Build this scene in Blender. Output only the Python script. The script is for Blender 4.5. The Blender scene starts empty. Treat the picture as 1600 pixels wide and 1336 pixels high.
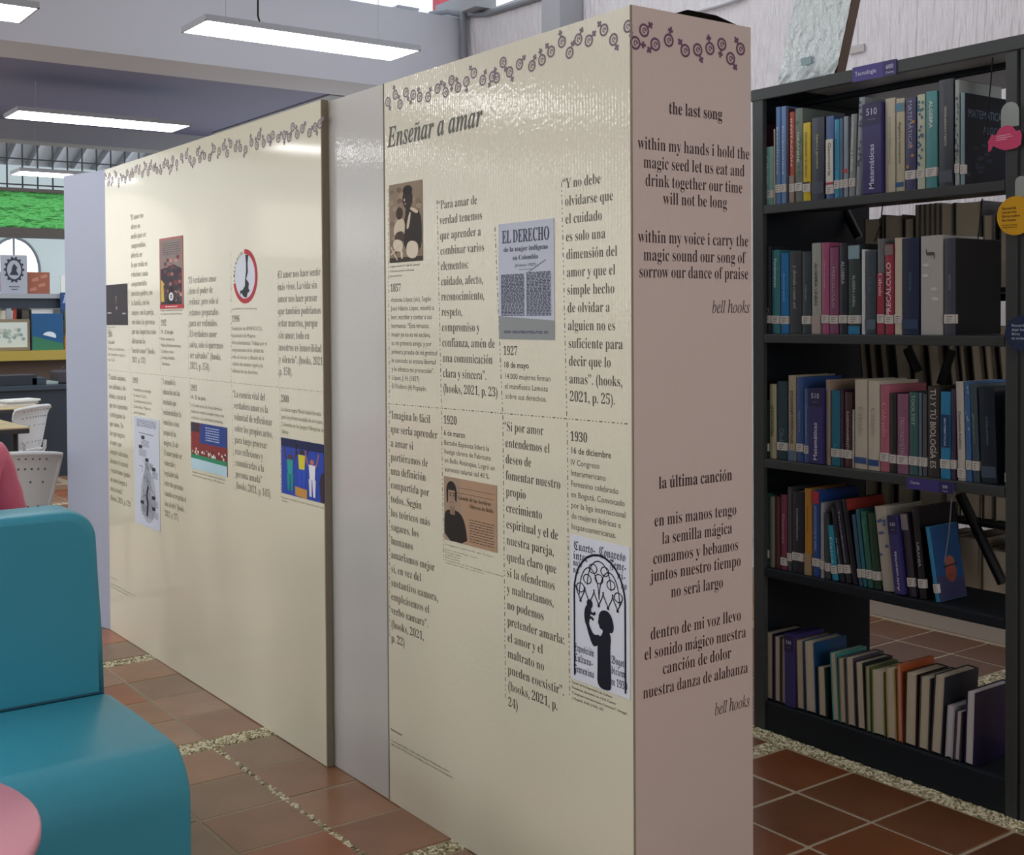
import bpy, math, random
from mathutils import Vector, Matrix
random.seed(7)
col = bpy.context.scene.collection
scn = bpy.context.scene

# ------------------------------------------------------------------ camera
F_PX, CX, CY = 1861.95, 690.67, 530.24
FW = Vector((0.56341592, 0.82597979, -0.01788534))
RT = Vector((0.82601219, -0.56360162, -0.00755525))
UP = Vector((0.01632069, 0.01051676, 0.9998115))
EYE = Vector((0, 0, 1.5))
cd = bpy.data.cameras.new('camera'); cam = bpy.data.objects.new('camera', cd); col.objects.link(cam)
cam.matrix_world = Matrix((( RT.x, UP.x, -FW.x, 0), (RT.y, UP.y, -FW.y, 0), (RT.z, UP.z, -FW.z, 1.5), (0, 0, 0, 1)))
cd.sensor_fit = 'HORIZONTAL'; cd.sensor_width = 36; cd.lens = F_PX / 1600 * 36
cd.shift_x = (800 - CX) / 1600; cd.shift_y = (CY - 668) / 1600
cd.clip_end = 100
scn.camera = cam

# ------------------------------------------------------------------ world, exposure, daylight
w = bpy.data.worlds.new('world'); w.use_nodes = True; scn.world = w
bg = w.node_tree.nodes['Background']; bg.inputs[0].default_value = (0.86, 0.93, 1, 1); bg.inputs[1].default_value = 1.6
scn.view_settings.view_transform = 'Standard'; scn.view_settings.look = 'None'
scn.view_settings.gamma = 1; scn.view_settings.exposure = -0.1
scn.view_settings.use_curve_mapping = False
def area(name, loc, size, power, color, aim):
    l = bpy.data.lights.new(name, 'AREA'); l.shape = 'RECTANGLE'; l.size, l.size_y = size; l.energy = power; l.color = color
    o = bpy.data.objects.new(name, l); col.objects.link(o); o.location = loc
    o.rotation_euler = Vector(aim).to_track_quat('-Z', 'Y').to_euler(); o.visible_glossy = False
    return o
WIN_L = [(2.2, 3.8), (5.0, 6.6), (7.8, 9.4), (10.6, 12.2)]
for a, b in WIN_L:
    area('window_daylight', (-5.9, (a + b) / 2, 2.75), (b - a, 1.4), 60, (0.95, 0.975, 1.0), (1, 0, -.05))
area('skylight_daylight', (3.6, 4.2, 4.15), (2.4, 4.0), 46, (0.93, 0.96, 1.0), (0, 0, -1))

area('rear_fill', (1.6, -3.3, 2.3), (2.6, 1.6), 60, (1.0, 0.97, 0.95), (0, 1, -.05))  # added fill lamp that lifts the end face; the rear wall is solid

# ------------------------------------------------------------------ helpers
def ray(u, v): return FW + RT * ((u - CX) / F_PX) - UP * ((v - CY) / F_PX)
def atx(u, v, x): r = ray(u, v); return EYE + r * (x / r.x)
def aty(u, v, y): r = ray(u, v); return EYE + r * (y / r.y)
def atz(u, v, z): r = ray(u, v); return EYE + r * ((z - 1.5) / r.z)
def lin(h):
    if isinstance(h, tuple): return h[:3]
    h = h.lstrip('#'); c = [int(h[i:i + 2], 16) / 255 for i in (0, 2, 4)]
    return tuple(x / 12.92 if x <= .04045 else ((x + .055) / 1.055) ** 2.4 for x in c)
MATS = {}
def mat(name, color, rough=.5, bump=None, metal=0, emit=0, coat=0, alpha=1, vary=None, spec=.5, trans=0):
    if name in MATS: return MATS[name]
    m = bpy.data.materials.new(name); m.use_nodes = True; nt = m.node_tree; N = nt.nodes; L = nt.links
    b = N['Principled BSDF']; c = lin(color)
    b.inputs['Base Color'].default_value = (*c, 1); b.inputs['Roughness'].default_value = rough
    b.inputs['Metallic'].default_value = metal; b.inputs['Coat Weight'].default_value = coat
    b.inputs['Coat Roughness'].default_value = .08
    b.inputs['Specular IOR Level'].default_value = spec; b.inputs['Alpha'].default_value = alpha
    b.inputs['Transmission Weight'].default_value = trans
    if emit:
        b.inputs['Emission Color'].default_value = (*c, 1); b.inputs['Emission Strength'].default_value = emit
    if bump or vary:
        tc = N.new('ShaderNodeTexCoord'); mp = N.new('ShaderNodeMapping'); L.new(tc.outputs['Object'], mp.inputs[0])
    if vary:                                    # (scale, amount)
        nz = N.new('ShaderNodeTexNoise'); nz.inputs['Scale'].default_value = vary[0]; nz.inputs['Detail'].default_value = 5
        L.new(tc.outputs['Object'], nz.inputs[0])
        mr = N.new('ShaderNodeMapRange'); mr.inputs[1].default_value = .25; mr.inputs[2].default_value = .75
        mr.inputs[3].default_value = 1 - vary[1]; mr.inputs[4].default_value = 1 + vary[1]; L.new(nz.outputs[0], mr.inputs[0])
        mx = N.new('ShaderNodeVectorMath'); mx.operation = 'SCALE'; mx.inputs[0].default_value = c; L.new(mr.outputs[0], mx.inputs['Scale'])
        L.new(mx.outputs[0], b.inputs['Base Color'])
    if bump:                                    # (scale, strength, (sx,sy,sz))
        mp.inputs['Scale'].default_value = bump[2] if len(bump) > 2 else (1, 1, 1)
        nz = N.new('ShaderNodeTexNoise'); nz.inputs['Scale'].default_value = bump[0]; nz.inputs['Detail'].default_value = 3
        L.new(mp.outputs[0], nz.inputs[0])
        bp = N.new('ShaderNodeBump'); bp.inputs['Strength'].default_value = bump[1]; bp.inputs['Distance'].default_value = bump[3] if len(bump) > 3 else .01
        L.new(nz.outputs[0], bp.inputs['Height']); L.new(bp.outputs[0], b.inputs['Normal'])
        if coat: L.new(bp.outputs[0], b.inputs['Coat Normal'])
    MATS[name] = m; return m
def attr_mat(name, rough, coat=0):
    m = mat(name, (1, 1, 1), rough, coat=coat); nt = m.node_tree
    a = nt.nodes.new('ShaderNodeAttribute'); a.attribute_name = 'Col'
    nt.links.new(a.outputs['Color'], nt.nodes['Principled BSDF'].inputs['Base Color']); return m
PRINT = attr_mat('printed_ink', .35)
PHOTO = attr_mat('photo_print', .5); PHOTO.node_tree.nodes['Principled BSDF'].inputs['Specular IOR Level'].default_value = .25
COVER = attr_mat('book_cover', .32)

class MB:
    def __init__(s): s.v = []; s.f = []; s.m = []; s.c = []; s.sm = []
    def add(s, vs, fs, mi=0, c=None, smooth=False):
        o = len(s.v); s.v += [tuple(x) for x in vs]
        for f in fs: s.f.append(tuple(i + o for i in f)); s.m.append(mi); s.c.append(c); s.sm.append(smooth)
        return s
    def box(s, a, b, mi=0, c=None, M=None):
        x0, y0, z0 = (min(p, q) for p, q in zip(a, b)); x1, y1, z1 = (max(p, q) for p, q in zip(a, b))
        vs = [(x0,y0,z0),(x1,y0,z0),(x1,y1,z0),(x0,y1,z0),(x0,y0,z1),(x1,y0,z1),(x1,y1,z1),(x0,y1,z1)]
        if M: vs = [M @ Vector(v) for v in vs]
        return s.add(vs, [(0,3,2,1),(4,5,6,7),(0,1,5,4),(1,2,6,5),(2,3,7,6),(3,0,4,7)], mi, c)
    def tube(s, pts, r, n=8, mi=0, c=None, closed=False, caps=True):
        pts = [Vector(p) for p in pts]; k = len(pts); rs = r if isinstance(r, (list, tuple)) else [r] * k
        vs = []; ref = None
        for i, p in enumerate(pts):
            if closed: d = pts[(i + 1) % k] - pts[i - 1]
            else: d = pts[min(i + 1, k - 1)] - pts[max(i - 1, 0)]
            d.normalize()
            if ref is None: ref = Vector((0, 0, 1)) if abs(d.z) < .9 else Vector((1, 0, 0))
            a = d.cross(ref).normalized(); b2 = d.cross(a).normalized(); ref = -b2 if False else ref
            for j in range(n):
                t = 2 * math.pi * j / n; vs.append(p + (a * math.cos(t) + b2 * math.sin(t)) * rs[i])
        fs = [(i * n + j, i * n + (j + 1) % n, ((i + 1) % k) * n + (j + 1) % n, ((i + 1) % k) * n + j) for i in range(k if closed else k - 1) for j in range(n)]
        s.add(vs, fs, mi, c, True)
        if caps and not closed: s.add(vs[:n], [tuple(range(n))[::-1]], mi, c); s.add(vs[-n:], [tuple(range(n))], mi, c)
        return s
    def lathe(s, prof, n=24, o=(0, 0, 0), mi=0, c=None):
        vs = []; 
        for r, z in prof:
            for j in range(n): t = 2 * math.pi * j / n; vs.append((o[0] + r * math.cos(t), o[1] + r * math.sin(t), o[2] + z))
        k = len(prof)
        s.add(vs, [(i*n+j, i*n+(j+1)%n, (i+1)*n+(j+1)%n, (i+1)*n+j) for i in range(k-1) for j in range(n)], mi, c, True)
        return s
    def prism(s, poly, axis, a, b, mi=0, c=None, smooth=False):
        # poly in the two other axes (in order x,y,z without axis), extruded a..b along axis
        def P(p, t): q = list(p); q.insert(axis, t); return tuple(q)
        n = len(poly); vs = [P(p, a) for p in poly] + [P(p, b) for p in poly]
        s.add(vs, [(i, (i+1) % n, n + (i+1) % n, n + i) for i in range(n)], mi, c, smooth)
        s.add(vs, [tuple(range(n))[::-1], tuple(range(n, 2*n))], mi, c); return s
    def build(s, name, mats, parent=None, bevel=0, fix=True):
        me = bpy.data.meshes.new(name); me.from_pydata(s.v, [], s.f)
        mats = mats if isinstance(mats, (list, tuple)) else [mats]
        for m in mats: me.materials.append(m)
        me.polygons.foreach_set('material_index', s.m); me.polygons.foreach_set('use_smooth', s.sm)
        if any(c is not None for c in s.c):
            ca = me.color_attributes.new('Col', 'FLOAT_COLOR', 'CORNER'); buf = []
            for f, c in zip(s.f, s.c): buf += list((*(c or (1, 1, 1)), 1)) * len(f)
            ca.data.foreach_set('color', buf)
        if fix:
            import bmesh
            bm = bmesh.new(); bm.from_mesh(me); bmesh.ops.recalc_face_normals(bm, faces=bm.faces); bm.to_mesh(me); bm.free()
        o = bpy.data.objects.new(name, me); col.objects.link(o)
        if parent: o.parent = parent
        if bevel:
            md = o.modifiers.new('bevel', 'BEVEL'); md.width = bevel; md.segments = 2; md.limit_method = 'ANGLE'
        return o
def empty(name, loc=(0, 0, 0), label=None, cat=None, group=None):
    o = bpy.data.objects.new(name, None); o.location = loc; o.empty_display_size = .1; col.objects.link(o)
    return tag(o, label, cat, group)
def tag(o, label=None, cat=None, group=None, kind=None):
    if label: o['label'] = label
    if cat: o['category'] = cat
    if group: o['group'] = group
    if kind: o['kind'] = kind
    return o
def struct(o): o['kind'] = 'structure'; return o
def keep(o, parent):    # parent while keeping the part's world coordinates
    o.parent = parent; o.matrix_parent_inverse = Matrix.Translation(parent.location).inverted(); return o

# ------------------------------------------------------------------ lettering (built-in font glyphs turned into flat print)
DIGB, STY = 0x1D7CE, {'sans': (None, 0), 'serif': ('b', -.007), 'bold': ('b', 0), 'ital': ('i', 0), 'bi': ('bi', .006), 'frak': ('f', 0), 'sansb': (None, .012)}
BASE = {'á': 'a', 'é': 'e', 'í': 'i', 'ó': 'o', 'ú': 'u', 'ñ': 'n', 'Á': 'A', 'Í': 'I', 'Ó': 'O'}
def mapch(ch, k):
    if k is None: return ch
    up, lo = {'b': (0x1D400, 0x1D41A), 'i': (0x1D434, 0x1D44E), 'bi': (0x1D468, 0x1D482), 'f': (0x1D56C, 0x1D586)}[k]
    if k == 'i' and ch == 'h': return '\u210E'
    if 'A' <= ch <= 'Z': return chr(up + ord(ch) - 65)
    if 'a' <= ch <= 'z': return chr(lo + ord(ch) - 97)
    if ch.isdigit() and ch.isascii() and k != 'i': return chr(DIGB + int(ch))
    return ch
GL = {}
fcu = bpy.data.curves.new('glyph', 'FONT'); fob = bpy.data.objects.new('glyph', fcu); col.objects.link(fob)
fcu.fill_mode = 'FRONT'; fcu.resolution_u = 2
def _mesh(body, off):
    fcu.body = body; fcu.offset = off
    bpy.context.view_layer.update()
    e = fob.evaluated_get(bpy.context.evaluated_depsgraph_get()); me = e.to_mesh()
    vs = [(v.co.x, v.co.y) for v in me.vertices]; fs = [tuple(p.vertices) for p in me.polygons]; e.to_mesh_clear(); return vs, fs
def _w(b): v, f = _mesh(b, 0); return max(x for x, y in v) - min(x for x, y in v)
BARW = _w('||')
def glyph(ch, sty):
    if (ch, sty) in GL: return GL[ch, sty]
    k, off = STY[sty]
    if ch == ' ': GL[ch, sty] = ([], [], .25 if k else .27); return GL[ch, sty]
    base = BASE.get(ch, ch) if k else ch; g = mapch(base, k)
    vs, fs = _mesh(g, off if g.isalnum() or off > 0 else .004 if k else 0); adv = _w('|' + g + '|') - BARW
    if k and ch in BASE and vs:
        xs = [x for x, y in vs]; cx = (min(xs) + max(xs)) / 2; top = max(y for x, y in vs) if base.isupper() else .46
        o = len(vs)
        if ch == 'ñ': vs += [(cx-.17,top+.08),(cx-.08,top+.15),(cx+.06,top+.11),(cx+.17,top+.17),(cx+.17,top+.12),(cx+.06,top+.05),(cx-.08,top+.09),(cx-.17,top+.02)]; fs += [(o,o+1,o+6,o+7),(o+1,o+2,o+5,o+6),(o+2,o+3,o+4,o+5)]
        else: vs += [(cx-.05,top+.04),(cx+.0,top+.04),(cx+.15,top+.22),(cx+.03,top+.22)]; fs += [(o,o+1,o+2,o+3)]
    GL[ch, sty] = (vs, fs, adv); return GL[ch, sty]
for _s, _set in (('sans', 'etaoinshrdlucmfwypvbgkjqxzáéíóúñETAOINSHRDLUCMFPVBGJÁÍÓ0123456789.,():/-“”%'), ('sansb', 'etaoinshrdlucmfwypvbgkjqxzáéíóúñETAOINSHRDLUCMFPVBGÁÍÓ0123456789.,'), ('serif', 'etaoinshrdlucmfwypvbgkjqxzáéíóúñYPELIESCA0123456789.,():“”«»'),
                 ('bold', 'the last songúlimcóErdobjGmváELDERCHO0123456789'), ('ital', 'bel hooksy'), ('bi', 'EnseñarmBlu'), ('frak', 'Cuarto-ngresinlFmExpócBádb1930')):
    for _c in _set: glyph(_c, _s)
def width(s, sty): return sum(glyph(c, sty)[2] for c in s)
class Canvas:
    def __init__(s, O, A, B, N): s.O, s.A, s.B, s.N = map(Vector, (O, A, B, N))
    def p(s, a, b, l=0): return s.O + s.A * a + s.B * b + s.N * l
def write(mb, cv, s, sty, a, b, size, sx=1, layer=.0004, c=(0, 0, 0), rot=0, align=0):
    w_ = width(s, sty) * size * sx; x = -w_ * align; cr, sr = math.cos(rot), math.sin(rot)
    for ch in s:
        vs, fs, ad = glyph(ch, sty)
        if vs:
            P = []
            for gx, gy in vs:
                X = x + gx * size * sx; Y = gy * size; P.append(cv.p(a + X * cr - Y * sr, b + X * sr + Y * cr, layer))
            mb.add(P, fs, 0, c)
        x += ad * size * sx
def poly(mb, cv, pts, c, layer=.0004): layer += (len(mb.f) % 300) * 1.2e-6; mb.add([cv.p(x, y, layer) for x, y in pts], [tuple(range(len(pts)))], 0, c)
def smooth(pts, k=2):
    for _ in range(k):
        o_ = []
        for (x0, y0), (x1, y1) in zip(pts, pts[1:] + pts[:1]): o_ += [(x0*.75 + x1*.25, y0*.75 + y1*.25), (x0*.25 + x1*.75, y0*.25 + y1*.75)]
        pts = o_
    return pts
def ell(cx, cy, rx, ry, n=20, a0=0, a1=360):
    return [(cx + rx * math.cos(math.radians(a0 + (a1-a0) * i / n)), cy + ry * math.sin(math.radians(a0 + (a1-a0) * i / n))) for i in range(n + (0 if a1 - a0 == 360 else 1))]
def stroke(mb, cv, pts, wd, c, layer=.0004):
    for (x0, y0), (x1, y1) in zip(pts, pts[1:]):
        dx, dy = x1 - x0, y1 - y0; l = math.hypot(dx, dy) or 1; nx, ny = -dy / l * wd / 2, dx / l * wd / 2
        poly(mb, cv, [(x0+nx, y0+ny), (x1+nx, y1+ny), (x1-nx, y1-ny), (x0-nx, y0-ny)], c, layer)
def ring(mb, cv, cx, cy, rx, ry, k, c, layer=.0004, n=16, a0=0, a1=360):
    o = ell(cx, cy, rx, ry, n, a0, a1); i = ell(cx, cy, rx * k, ry * k, n, a0, a1); m = len(o)
    for j in range(m if a1 - a0 == 360 else m - 1): poly(mb, cv, [o[j], o[(j+1) % m], i[(j+1) % m], i[j]], c, layer)

# ------------------------------------------------------------------ materials
cream = mat('cream_glossy_board', 'D9D5C0', .3, coat=1.0, bump=(9, .03, (1, 4, 1)))
pinkish = mat('pinkish_glossy_board', 'D1C2BA', .35, coat=.7, bump=(9, .03, (4, 1, 1)))
def corrugate(m, axis, amp):
    nt = m.node_tree; N = nt.nodes; L = nt.links; bp = next(n for n in N if n.type == 'BUMP')
    tc = next(n for n in N if n.type == 'TEX_COORD')
    wv = N.new('ShaderNodeTexWave'); wv.bands_direction = axis; wv.inputs['Scale'].default_value = 28; wv.inputs['Distortion'].default_value = 1.2
    wv.inputs['Detail'].default_value = 1
    n2 = N.new('ShaderNodeTexNoise'); n2.inputs['Scale'].default_value = 75; n2.inputs['Detail'].default_value = 1
    L.new(tc.outputs['Object'], wv.inputs[0]); L.new(tc.outputs['Object'], n2.inputs[0])
    b2 = N.new('ShaderNodeBump'); b2.inputs['Strength'].default_value = amp; b2.inputs['Distance'].default_value = .0008
    b3 = N.new('ShaderNodeBump'); b3.inputs['Strength'].default_value = amp * 1.1; b3.inputs['Distance'].default_value = .002
    L.new(wv.outputs['Fac'], b2.inputs['Height']); L.new(n2.outputs[0], b3.inputs['Height'])
    L.new(bp.outputs[0], b2.inputs['Normal']); L.new(b2.outputs[0], b3.inputs['Normal'])
    P = N['Principled BSDF']; L.new(b3.outputs[0], P.inputs['Normal']); L.new(b3.outputs[0], P.inputs['Coat Normal'])
corrugate(cream, 'Y', .19); corrugate(pinkish, 'X', .13)
cream2 = mat('cream_smooth_board', 'D9D5BE', .3, coat=1.0, bump=(3, .006, (1, 2, 1)))
greyb = mat('grey_glossy_board', 'BEBDB9', .3, coat=.9, bump=(8, .03, (1, 4, 1)))
corrugate(greyb, 'Y', .13)
kraft = mat('kraft_edge', '857C6B', .8)
blackm = mat('dark_void', '24221F', .9)
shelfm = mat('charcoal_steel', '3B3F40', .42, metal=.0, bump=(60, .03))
shelfd = mat('charcoal_steel_shaded', '1A2026', .6, spec=.25)  # darker copy of the steel: shade of inner and low parts in colour
stucco = mat('white_stucco', 'D6D3D8', .8, bump=(34, 1.0, (1, 1, .16), .03))
paint = mat('pale_grey_paint', 'C9CCD6', .6)
bluep = mat('violet_grey_paint', '787A9C', .6)
greyp = mat('grey_paint', '9EA0A6', .6)
white = mat('white_paint', 'E6E8EA', .6)
led = mat('led_diffuser', (1, 1, 1), .5, emit=12)
ledf = mat('led_frame', 'A9ADB5', .4)
pane = mat('bright_window_pane', (1, .97, .92), .3, emit=1.7)
terra = [mat('terracotta_%s' % n, c, .3, vary=(4, .18), bump=(30, .06)) for n, c in (('a', '946C50'), ('b', '8A634A'), ('c', '98765E'), ('d', '965C3C'), ('e', '846850'), ('shaded_a', '643D24'), ('shaded_b', '6E3F22'), ('shaded_c', '5A3823'))]  # last three are darker copies: the right floor's shade put into the colour
grout = mat('grout', '9E907A', .9, bump=(120, .5))
pebm = [mat('pebble_%s' % n, c, .6) for n, c in (('pale', 'D9D2B6'), ('tan', 'A79C78'), ('olive', '6E6848'))]
teal = mat('teal_leatherette', '3B95AD', .36, bump=(220, .04), vary=(2, .05))
pinkt = mat('pink_laminate', 'E59BAF', .3)
chairw = mat('white_chair_plastic', 'D3D8DB', .35)
chairh = mat('chair_hole', '5A5E62', .8)
blackmetal = mat('black_metal', '16181A', .45)
oak = mat('light_wood', 'B9A67E', .5, vary=(6, .1))
darkdesk = mat('dark_blue_desk', '2C343F', .5)
pagem = mat('page_block', 'CFC4AE', .85, bump=(160, .25, (1, 14, 1)))
pagew = mat('page_block_white', 'D8D6D6', .85, bump=(160, .25, (1, 14, 1)))
labelm = mat('white_sticker', 'E3E0DC', .5)
wiref = mat('wire_black', '222426', .5)
greenw = mat('green_stucco', '5FC062', .65, bump=(9, 1.0, (.6, 1, 1.4), .2))
brownw = mat('dark_brown_beam', '4E4640', .6)
redp = mat('red_paint', 'B8404E', .5)
pipem = mat('grey_pipe', '7E838B', .4)
cordm = mat('black_cord', '141618', .7)

# ------------------------------------------------------------------ setting
NX0, NX1, NY0, NY1 = -6.0, 5.15, -3.5, 20.0
fl = struct(MB().box((NX0, NY0, -.2), (NX1 + 1.6, NY1, -.002)).build('floor', grout))
# tile rows (terracotta), cut by strips of set pebbles
ys = [1.63, 1.905, 2.18, 2.455, 2.73]; gy = [(2.73, 2.80), (3.88, 3.975), (5.055, 5.15), (6.23, 6.32), (7.41, 7.5), (8.6, 8.69), (9.78, 9.87), (10.96, 11.05)]
cells_y = [(a, b) for a, b in zip(ys, ys[1:])]
for (a0, a1), (b0, b1) in zip(gy, gy[1:] + [(12.15, 12.24)]):
    s_ = (b0 - a1) / 4; cells_y += [(a1 + i * s_, a1 + (i + 1) * s_) for i in range(4)]
cells_x = [(1.96 - .287 * (i + 1), 1.96 - .287 * i) for i in range(4)] + [(2.04, 2.155)] + [(2.155 + .285 * i, 2.44 + .285 * i) for i in range(4)]
cells_x += [(3.38 + .285 * i, 3.665 + .285 * i) for i in range(6)]
tiles = {}
far = MB(); nt_ = 0
for (x0, x1) in cells_x:
    for (y0, y1) in cells_y:
        g = .0062; w_, h_ = round(x1 - x0 - 2 * g, 3), round(y1 - y0 - 2 * g, 3)
        if w_ < .2: continue
        cx, cy = (x0 + x1) / 2, (y0 + y1) / 2
        vis = (x1 < 2 and x0 > 1.0 and 2.4 < cy < 6.1) or (2.3 < cx < 5.2 and 1.5 < cy < 3.9) or (1.5 < cx < 3.6 and 6.3 < cy < 11.2)
        jz = random.uniform(-.0015, .0015)
        if not vis:
            if cy > 5: far.box((x0 + g, y0 + g, -.012), (x1 - g, y1 - g, jz)); 
            else: far.box((x0 + g, y0 + g, -.012), (x1 - g, y1 - g, jz))
            continue
        k = (w_, h_, random.choice((5, 6, 7, 5, 6, 7)) if cx > 2.2 and cy < 4 else random.randrange(5))  # painted shade: darker set on the floor right of the display
        if k not in tiles:
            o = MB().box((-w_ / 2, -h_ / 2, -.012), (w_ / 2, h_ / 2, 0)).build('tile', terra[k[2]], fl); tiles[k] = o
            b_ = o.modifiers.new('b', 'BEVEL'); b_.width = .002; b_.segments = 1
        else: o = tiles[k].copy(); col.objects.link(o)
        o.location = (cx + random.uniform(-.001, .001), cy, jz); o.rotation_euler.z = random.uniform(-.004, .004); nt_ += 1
# the rest of the floor, out of sight or too far to pick the tiles apart
for i in range(36):
    for j in range(30):
        x0 = NX0 + .29 * i; y0 = NY0 + .8 * j * .36
        if x0 + .29 > .80 and y0 > 1.3: continue
        if x0 > 5: continue
        far.box((x0 + .005, y0 + .005, -.012), (x0 + .285, y0 + .283, random.uniform(-.001, .001)))
tag(far.build('distant_tiles', terra[0], fl), kind='stuff')
def pebbles(x0, x1, y0, y1, n):
    mb = MB(); ico = [(0,0,1),(.894,0,.447),(.276,.851,.447),(-.724,.526,.447),(-.724,-.526,.447),(.276,-.851,.447),(.724,.526,-.2),(-.276,.851,-.2),(-.894,0,-.2),(-.276,-.851,-.2),(.724,-.526,-.2)]
    fs = [(0,1,2),(0,2,3),(0,3,4),(0,4,5),(0,5,1),(1,6,2),(2,7,3),(3,8,4),(4,9,5),(5,10,1),(6,7,2),(7,8,3),(8,9,4),(9,10,5),(10,6,1)]
    for _ in range(n):
        a = random.random() * 6.28; sx = random.uniform(.005, .011); sy = random.uniform(.0035, .006); sz = random.uniform(.003, .006)
        px, py = random.uniform(x0, x1), random.uniform(y0, y1); ca, sa = math.cos(a), math.sin(a)
        mb.add([(px + (x*sx*ca - y*sy*sa), py + (x*sx*sa + y*sy*ca), -.002 + z*sz) for x, y, z in ico], fs, random.choice((0, 0, 0, 1, 1, 2)), None, True)
    return mb
pb = MB()
for (a, b, c_, d, n) in [(1.1, 1.96, 2.735, 2.795, 900), (2.4, 3.3, 2.735, 2.795, 700), (3.38, 5.12, 2.735, 2.795, 700), (1.1, 1.96, 3.885, 3.97, 1500), (1.1, 1.96, 5.06, 5.145, 1300), (3.303, 3.375, 1.5, 3.9, 3400), (1.665, 1.683, 2.4, 3.9, 260), (2.3, 3.4, 9.79, 9.86, 300), (2.0, 3.4, 8.61, 8.68, 300)]:
    q = pebbles(a, b, c_, d, n); o = len(pb.v); pb.v += q.v; pb.f += [tuple(i + o for i in f) for f in q.f]; pb.m += q.m; pb.c += q.c; pb.sm += q.sm
tag(pb.build('pebble_strips', pebm, fl, fix=False), kind='stuff')

struct(MB().box((NX1, NY0, 0), (NX1 + .15, 7.62, 3.72)).build('wall_right', stucco))
wm = MB().box((NX1 - .02, NY0, 0), (NX1, 7.2, .1)); struct(wm.build('baseboard_right', mat('stone_skirting', 'A59A90', .6)))
struct(MB().box((NX0 - .15, NY0, 0), (NX0, NY1, 1.4)).box((NX0 - .15, NY0, 3.5), (NX0, NY1, 4.6)).box((NX0 - .15, NY0, 1.4), (NX0, WIN_L[0][0], 3.5))
       .box((NX0 - .15, WIN_L[0][1], 1.4), (NX0, WIN_L[1][0], 3.5)).box((NX0 - .15, WIN_L[1][1], 1.4), (NX0, WIN_L[2][0], 3.5))
       .box((NX0 - .15, WIN_L[2][1], 1.4), (NX0, WIN_L[3][0], 3.5)).box((NX0 - .15, WIN_L[3][1], 1.4), (NX0, NY1, 3.5)).build('wall_left', white))
for i, (a, b) in enumerate(WIN_L):
    f = MB(); f.box((NX0 - .1, a, 1.4), (NX0 - .02, a + .05, 3.5)).box((NX0 - .1, b - .05, 1.4), (NX0 - .02, b, 3.5)).box((NX0 - .1, a, 1.4), (NX0 - .02, b, 1.45)).box((NX0 - .1, a, 3.45), (NX0 - .02, b, 3.5)).box((NX0 - .1, (a+b)/2 - .02, 1.4), (NX0 - .02, (a+b)/2 + .02, 3.5))
    wn = struct(f.build('window_%d' % (i + 2), white)); MB().box((NX0 - .12, a, 1.4), (NX0 - .11, b, 3.5)).build('pane', pane, wn)
struct(MB().box((NX0, NY0 - .15, 0), (NX1, NY0, 4.6)).build('wall_back', white))
struct(MB().box((NX0, NY0, 4.4), (NX1 + .15, 7.3, 4.5)).box((NX1, NY0, 3.72), (NX1 + .15, 4.2, 4.4)).build('ceiling', white))

# great beam across the room (runs left-right), with the low violet ceiling behind it
BY = 7.23
struct(MB().box((NX0, BY, 3.148), (5.12, 7.70, 3.715)).build('trim_1', paint))
struct(MB().box((NX0, 7.70, 3.16), (4.72, 10.2, 3.2)).build('trim_2', bluep))
struct(MB().box((NX0, 10.13, 3.0), (7.5, 10.35, 3.2)).build('trim_3', greyp))
struct(MB().prism([(4.3, 3.15), (4.72, 3.15), (5.1, 3.9), (4.9, 3.9)], 1, 7.75, 9.9).build('trim_4', greyp))
struct(MB().box((4.9, 7.25, 0), (5.3, 7.62, 3.1)).build('trim_5', paint))

# ------------------------------------------------------------------ distant hall (left edge of the photo)
def P(u, v, y): return aty(u, v, y)
FY = 14.0
z_g0, z_g1 = P(60, 301, FY).z, P(60, 357, FY).z
struct(MB().box((2.2, FY, z_g1), (7.5, FY + .25, z_g0)).build('wall_far_upper', greenw))
struct(MB().box((-6, FY, 0), (2.2, FY + .25, 3.2)).build('wall_far_side', white))
struct(MB().box((2.2, FY - .05, z_g1 - .1), (7.5, FY + .25, z_g1)).build('trim_6', brownw))
struct(MB().box((2.2, FY - .03, z_g0), (7.5, FY + .1, z_g0 + .04)).build('trim_7', brownw))
# wire mesh above the green band
wmz0, wmz1 = z_g0 + .04, P(60, 205, FY).z + .12
wires = MB(); x = 1.0
mesh_r = empty('wire_mesh_screen', (4, FY, wmz0), 'black welded wire mesh screen above the green textured wall', 'screen')
while x < 6.2: wires.box((x - .008, FY, wmz0), (x + .008, FY + .012, wmz1)); x += .172
keep(tag(wires.build('upright_wires', wiref), kind='stuff'), mesh_r)
h_ = MB()
for v in (214, 250, 290): z = P(60, v, FY).z; h_.box((1, FY - .008, z - .008), (6.2, FY, z + .008))
keep(tag(h_.build('cross_wires', wiref), kind='stuff'), mesh_r)
# roof seen through the mesh
rf = MB()
for i in range(30):
    xa = 2.0 + i * .36
    rf.add([(xa, 14.6, 4.9), (xa + .18, 14.6, 4.9), (xa + .9, 20, 4.1), (xa + .72, 20, 4.1)], [(0, 1, 2, 3)], 0)
    rf.add([(xa + .18, 14.6, 4.9), (xa + .20, 14.6, 4.78), (xa + .92, 20, 3.98), (xa + .9, 20, 4.1)], [(0, 1, 2, 3)], 1)
    rf.add([(xa + .20, 14.6, 4.78), (xa + .36, 14.6, 4.9), (xa + 1.08, 20, 4.1), (xa + .92, 20, 3.98)], [(0, 1, 2, 3)], 0)
struct(rf.build('roof', [mat('roof_sheet', 'C4C2C6', .6), greyp]))
struct(MB().box((-6, 20, 0), (12, 20.2, 5.4)).build('wall_far', white))
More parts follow.
